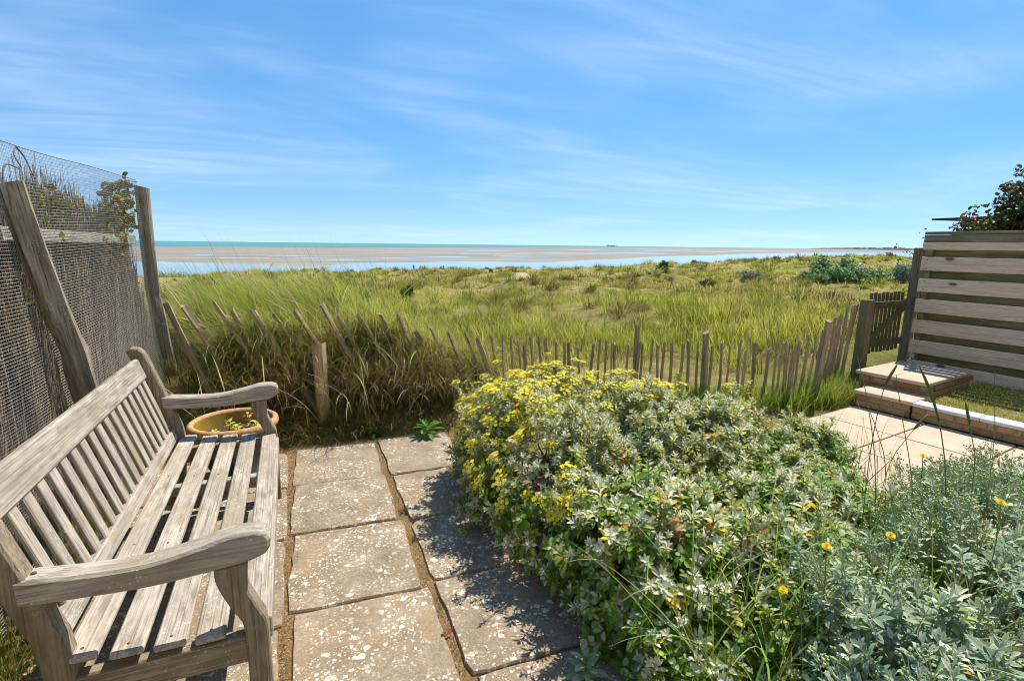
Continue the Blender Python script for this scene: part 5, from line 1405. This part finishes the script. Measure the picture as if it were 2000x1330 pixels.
sets = [tufts(900, 5.0, 9.0, -14, 66, 30, (.15, .40), (.005, .010), 4, .10, .52, 702),
        tufts(1700, 8.0, 17.0, -14, 66, 24, (.18, .44), (.009, .017), 3, .14, .46, 703),
        tufts(4200, 16.0, 36.0, -14, 68, 16, (.14, .36), (.016, .030), 2, .22, .20, 704, 1.0, .95),
        tufts(8500, 34.0, 88.0, -14, 68, 12, (.16, .40), (.032, .06), 2, .30, .12, 705, 1.0, .85),
        tufts(4200, 80.0, 190.0, 26, 70, 11, (.30, .62), (.05, .10), 2, .32, .34, 706, 1.0, .8)]
def domes(n, r0, r1, a0, a1, R_, nb, w, seed, segs=3):
    g = np.random.default_rng(seed); cx_, cy_ = polar_pts(n, r0, r1, a0, a1, g)
    keep = dune_ok(cx_, cy_, g) & (vnoise(cx_ + 20, cy_, .30) > -.45); cx_, cy_ = cx_[keep], cy_[keep]; m = len(cx_)
    rad = g.uniform(*R_, m) * g.choice([1, 1, 1.5], m); i = np.repeat(np.arange(m), nb); N = len(i)
    hd = g.uniform(0, 6.28, N); rr = rad[i] * .35 * np.sqrt(g.random(N)); x = cx_[i] + rr * np.cos(hd); y = cy_[i] + rr * np.sin(hd)
    base = pal([(0.20, 0.175, 0.04), (0.30, 0.25, 0.065), (0.14, 0.155, 0.03), (0.46, 0.37, 0.15), (0.25, 0.27, 0.04), (0.10, 0.08, 0.035), (0.15, 0.115, 0.045)], m, g, .2)[i]
    return blades(x, y, terrain(x, y) - .03, hd + g.normal(0, .4, N), rad[i] * g.uniform(.75, 1.25, N), np.clip(rr / (rad[i] * .35) * .95 + g.normal(0, .15, N), 0, 1.3), g.uniform(.1, .8, N), g.uniform(*w, N), base * .75, base * g.uniform(.8, 1.6, (N, 1)), segs, .9, g)
sets += [domes(300, 9, 18, -10, 60, (.16, .34), 90, (.007, .013), 751), domes(950, 16, 40, -12, 62, (.20, .42), 70, (.014, .026), 752), domes(2100, 36, 92, -12, 66, (.28, .55), 48, (.03, .055), 753, 2), domes(900, 85, 185, 30, 70, (.4, .8), 36, (.06, .11), 754, 2)]
blades_obj("dune_grass", sets, P_GRASS)
# short turf and thatch between the tussocks
sets = []
for (n, r0, r1, L, w, seed) in ((16000, 4.6, 9, (.06, .24), (.003, .006), 711), (22000, 8, 18, (.08, .24), (.005, .011), 712), (40000, 17, 48, (.05, .18), (.014, .030), 713), (30000, 44, 90, (.08, .22), (.03, .06), 714)):
    g = np.random.default_rng(seed); x, y = polar_pts(n, r0, r1, -14, 68, g)
    keep = dune_ok(x, y, g) & ~((y < 4.7) | ((x > 1.6) & (x < 7) & (y < np.interp(x, LINE[:, 0], LINE[:, 1]) - .12)) | ((x > 5.2) & (x < 12) & (y < 4.6))); x, y = x[keep], y[keep]; n = len(x)
    gr = np.clip(np.interp(np.hypot(x, y), [8, 25], [.6, .28]) + .8 * vnoise(x, y, .2) + g.normal(0, .2, n), 0, 1)[:, None]
    sets.append(blades(x, y, terrain(x, y) - .01, g.uniform(0, 6.28, n), g.uniform(*L, n), g.uniform(0, .9, n), g.uniform(0, 1.4, n), g.uniform(*w, n), pal([(0.30, 0.25, 0.10)], n, g), pal(STRAW, n, g) * (1 - gr) + pal([(0.39, 0.42, 0.05), (0.49, 0.47, 0.09)], n, g) * gr, 2, .9, g))
# green fringe at the foot of the right-hand fence
g = np.random.default_rng(715); n = 4200
s = g.uniform(1.6, seg[-1], n); x = np.interp(s, seg, LINE[:, 0]) + g.normal(0, .05, n); y = np.interp(s, seg, LINE[:, 1]) - .05 + g.normal(0, .09, n)
sets.append(blades(x, y, 0 * x - .02, g.uniform(0, 6.28, n), g.uniform(.12, .36, n), g.uniform(0, .5, n), g.uniform(.1, 1.2, n), g.uniform(.003, .0055, n), pal(GREENS, n, g), pal(GREENS + [(0.20, 0.30, 0.05)], n, g), 4, .9, g))
n = 1500
x = g.uniform(4.75, 5.25, n); y = g.uniform(3.5, 3.95, n)
sets.append(blades(x, y, 0 * x - .02, g.uniform(0, 6.28, n), g.uniform(.1, .30, n), g.uniform(0, .6, n), g.uniform(.1, 1.4, n), g.uniform(.003, .0055, n), pal(GREENS, n, g), pal(GREENS + STRAW[:2], n, g), 4, .9, g))
blades_obj("dune_turf", sets, P_GRASS)

def dune_bush(name, label, cat, x, y, ells, n, cols, seed, L, mat=P_LEAF, wl=.6, group=None):
    return leaf_mass(name, label, cat, (x, y, float(terrain(x, y))), ells, n, cols, seed, L, mat, 4, group, wl)
dune_bush("green_bush", "rounded dark green bush alone in the middle of the dunes", "bush", 19.7, 26.1, [(0, 0, .35, .50, .5, .45), (.25, .1, .65, .3, .3, .35), (-.3, .1, .2, .4, .4, .3)], 5000, [(0.06, 0.15, 0.02), (0.09, 0.21, 0.03), (0.045, 0.11, 0.015)], 721, (.05, .09))
dune_bush("green_bush", "small bushy green plant behind the leaning palings", "bush", 3.2, 17.6, [(0, 0, .15, .28, .28, .25), (.1, 0, .3, .16, .16, .18)], 2400, [(0.07, 0.17, 0.02), (0.12, 0.23, 0.03)], 722, (.03, .055))
dune_bush("green_bush", "tiny bright green plant among the marram left of the dune", "bush", 1.55, 14.6, [(0, 0, .35, .16, .16, .22)], 400, [(0.06, 0.20, 0.02)], 732, (.045, .07))
dune_bush("grey_bush", "round grey leaved bush on the dune right of the dark green bush", "bush", 21.0, 20.6, [(0, 0, .35, .65, .6, .48), (.45, .0, .25, .4, .4, .35)], 2600, [(0.30, 0.32, 0.21), (0.40, 0.41, 0.31), (0.16, 0.18, 0.08)], 723, (.06, .11), P_SILVER)
dune_bush("grey_bush", "low pale grey bush left of the big blue green bush", "bush", 23.6, 19.6, [(0, 0, .2, .5, .5, .3), (-.5, .1, .12, .4, .4, .2)], 1500, [(0.28, 0.30, 0.22), (0.33, 0.34, 0.26), (0.15, 0.18, 0.08)], 724, (.06, .11), P_SILVER)
dune_bush("blue_green_bush", "largest bushy blue green mound on the dune near the gate", "bush", 21.2, 15.7, [(0, 0, .35, 1.15, .8, .6), (-.9, .5, .25, .7, .7, .5), (.9, -.6, .3, .8, .6, .5), (-.5, .9, .75, .7, .5, .45), (.3, .3, .7, .5, .5, .45)], 6500, [(0.20, 0.34, 0.12), (0.33, 0.40, 0.25), (0.13, 0.30, 0.05), (0.42, 0.46, 0.34)], 725, (.07, .14), P_LEAF)
dune_bush("grey_bush", "pale grey green tufted bush between the blue green mound and the gate", "bush", 22.6, 14.3, [(0, 0, .4, .6, .5, .45)], 1500, [(0.25, 0.29, 0.19), (0.32, 0.34, 0.25)], 726, (.06, .12), P_SILVER)
dune_bush("lime_bush", "bright yellow green spreading bush beside the tall gate post", "bush", 17.0, 10.0, [(0, 0, .25, 1.0, .7, .35), (.8, -.5, .4, .9, .6, .35), (-.8, .5, .15, .7, .6, .25)], 4200, [(0.36, 0.42, 0.045), (0.46, 0.47, 0.07), (0.25, 0.34, 0.04)], 727, (.06, .11))
dune_bush("dark_bush", "dark brown thorny looking bush at the back right of the dune", "bush", 30.5, 22.5, [(0, 0, .5, 1.1, .9, .65)], 2200, [(0.09, 0.085, 0.04), (0.13, 0.11, 0.05)], 728, (.07, .13))
dune_bush("dark_bush", "low dark tussock bush left of the round grey bush", "bush", 19.3, 21.8, [(0, 0, .2, .6, .5, .28)], 1300, [(0.11, 0.10, 0.04), (0.15, 0.13, 0.06)], 729, (.06, .12))
g = np.random.default_rng(730)
for i in range(26):
    a = g.uniform(0, 57); rr = float(np.interp(a, AZ, RC)) * g.uniform(.5, 1.0); x, y = rr * math.sin(math.radians(a)), rr * math.cos(math.radians(a)); s = rr / 70
    dune_bush("dune_tussock", "rounded olive brown tussock on the crest of the dune", "tussock", x, y, [(0, 0, .2 * s, .55 * s * g.uniform(.7, 1.3), .5 * s, .42 * s * g.uniform(.6, 1.1))], 360, [(0.17, 0.15, 0.055), (0.24, 0.20, 0.08), (0.13, 0.13, 0.04)], 740 + i, (.10 * s, .20 * s), P_DRY, .35, "olive tussocks along the dune crest")

# ---------------------------------------------------------------- walker and marker post on the beach
walker = thing("person", "distant walker in a blue jacket and dark trousers on the wet beach", "person", (26.74, 136.62, BEACH + .02), (0, 0, .6))
def skin(name, joints, edges, mat, parent, sub=1):
    me = bpy.data.meshes.new(name); me.from_pydata([j[:3] for j in joints], edges, []); me.materials.append(mat)
    o = link(name, me, None, parent); md = o.modifiers.new("Skin", 'SKIN')
    for sv_, j in zip(me.skin_vertices[0].data, joints): sv_.radius = (j[3], j[3] * (j[4] if len(j) > 4 else 1))
    me.skin_vertices[0].data[0].use_root = True
    o.modifiers.new("Subdivision", 'SUBSURF').render_levels = sub
    return o
SKIN = simple("skin", (0.48, 0.29, 0.21), 0.6, 0.3, 0.05, 20); JACK = simple("blue_jacket", (0.03, 0.07, 0.33), 0.8, 0.2, 0.2, 20)
TROU = simple("navy_trousers", (0.02, 0.025, 0.06), 0.85, 0.2, 0.2, 20); HAIR = simple("brown_hair", (0.07, 0.045, 0.03), 0.7, 0.3, 0.2, 40)
skin("body", [(0, 0, .95, .12, .8), (0, 0, 1.15, .12, .75), (0, 0, 1.38, .15, .6), (0, 0, 1.50, .055), (0, -.02, 1.62, .085, 1.15), (0, -.015, 1.71, .07, 1.1),
              (.19, 0, 1.40, .05), (.25, .03, 1.14, .042), (.25, -.08, .92, .034), (.25, -.11, .84, .03), (-.19, 0, 1.40, .05), (-.25, -.03, 1.14, .042), (-.24, -.16, .95, .034), (-.24, -.19, .87, .03),
              (.09, 0, .88, .085), (.10, -.14, .50, .062), (.10, -.10, .08, .042), (.10, -.22, .04, .035), (-.09, 0, .88, .085), (-.10, .08, .50, .062), (-.10, .24, .10, .042), (-.10, .14, .05, .035)],
     [(0, 1), (1, 2), (2, 3), (3, 4), (4, 5), (2, 6), (6, 7), (7, 8), (8, 9), (2, 10), (10, 11), (11, 12), (12, 13), (0, 14), (14, 15), (15, 16), (16, 17), (0, 18), (18, 19), (19, 20), (20, 21)], SKIN, walker)
skin("jacket", [(0, 0, .90, .165, .75), (0, 0, 1.15, .155, .75), (0, 0, 1.38, .175, .62), (0, 0, 1.48, .09), (.20, 0, 1.40, .07), (.26, .03, 1.14, .06), (.26, -.08, .94, .05), (-.20, 0, 1.40, .07), (-.26, -.03, 1.14, .06), (-.25, -.16, .97, .05)],
     [(0, 1), (1, 2), (2, 3), (2, 4), (4, 5), (5, 6), (2, 7), (7, 8), (8, 9)], JACK, walker)
skin("trousers", [(0, 0, .93, .14, .85), (.09, 0, .86, .10), (.10, -.14, .50, .078), (.10, -.10, .12, .06), (-.09, 0, .86, .10), (-.10, .08, .50, .078), (-.10, .24, .14, .06)], [(0, 1), (1, 2), (2, 3), (0, 4), (4, 5), (5, 6)], TROU, walker)
skin("hair", [(0, .02, 1.66, .09), (0, .0, 1.735, .08)], [(0, 1)], HAIR, walker)
rough_o = rough_post("marker_post", 1.5, .16, .14, W_GATEZ, 31, 8, 4, .01, (.05, 0), .08, None, T(34.22, 135.5, BEACH - .05))
tag(rough_o, "short dark wooden marker post on the beach right of the walker", "post")
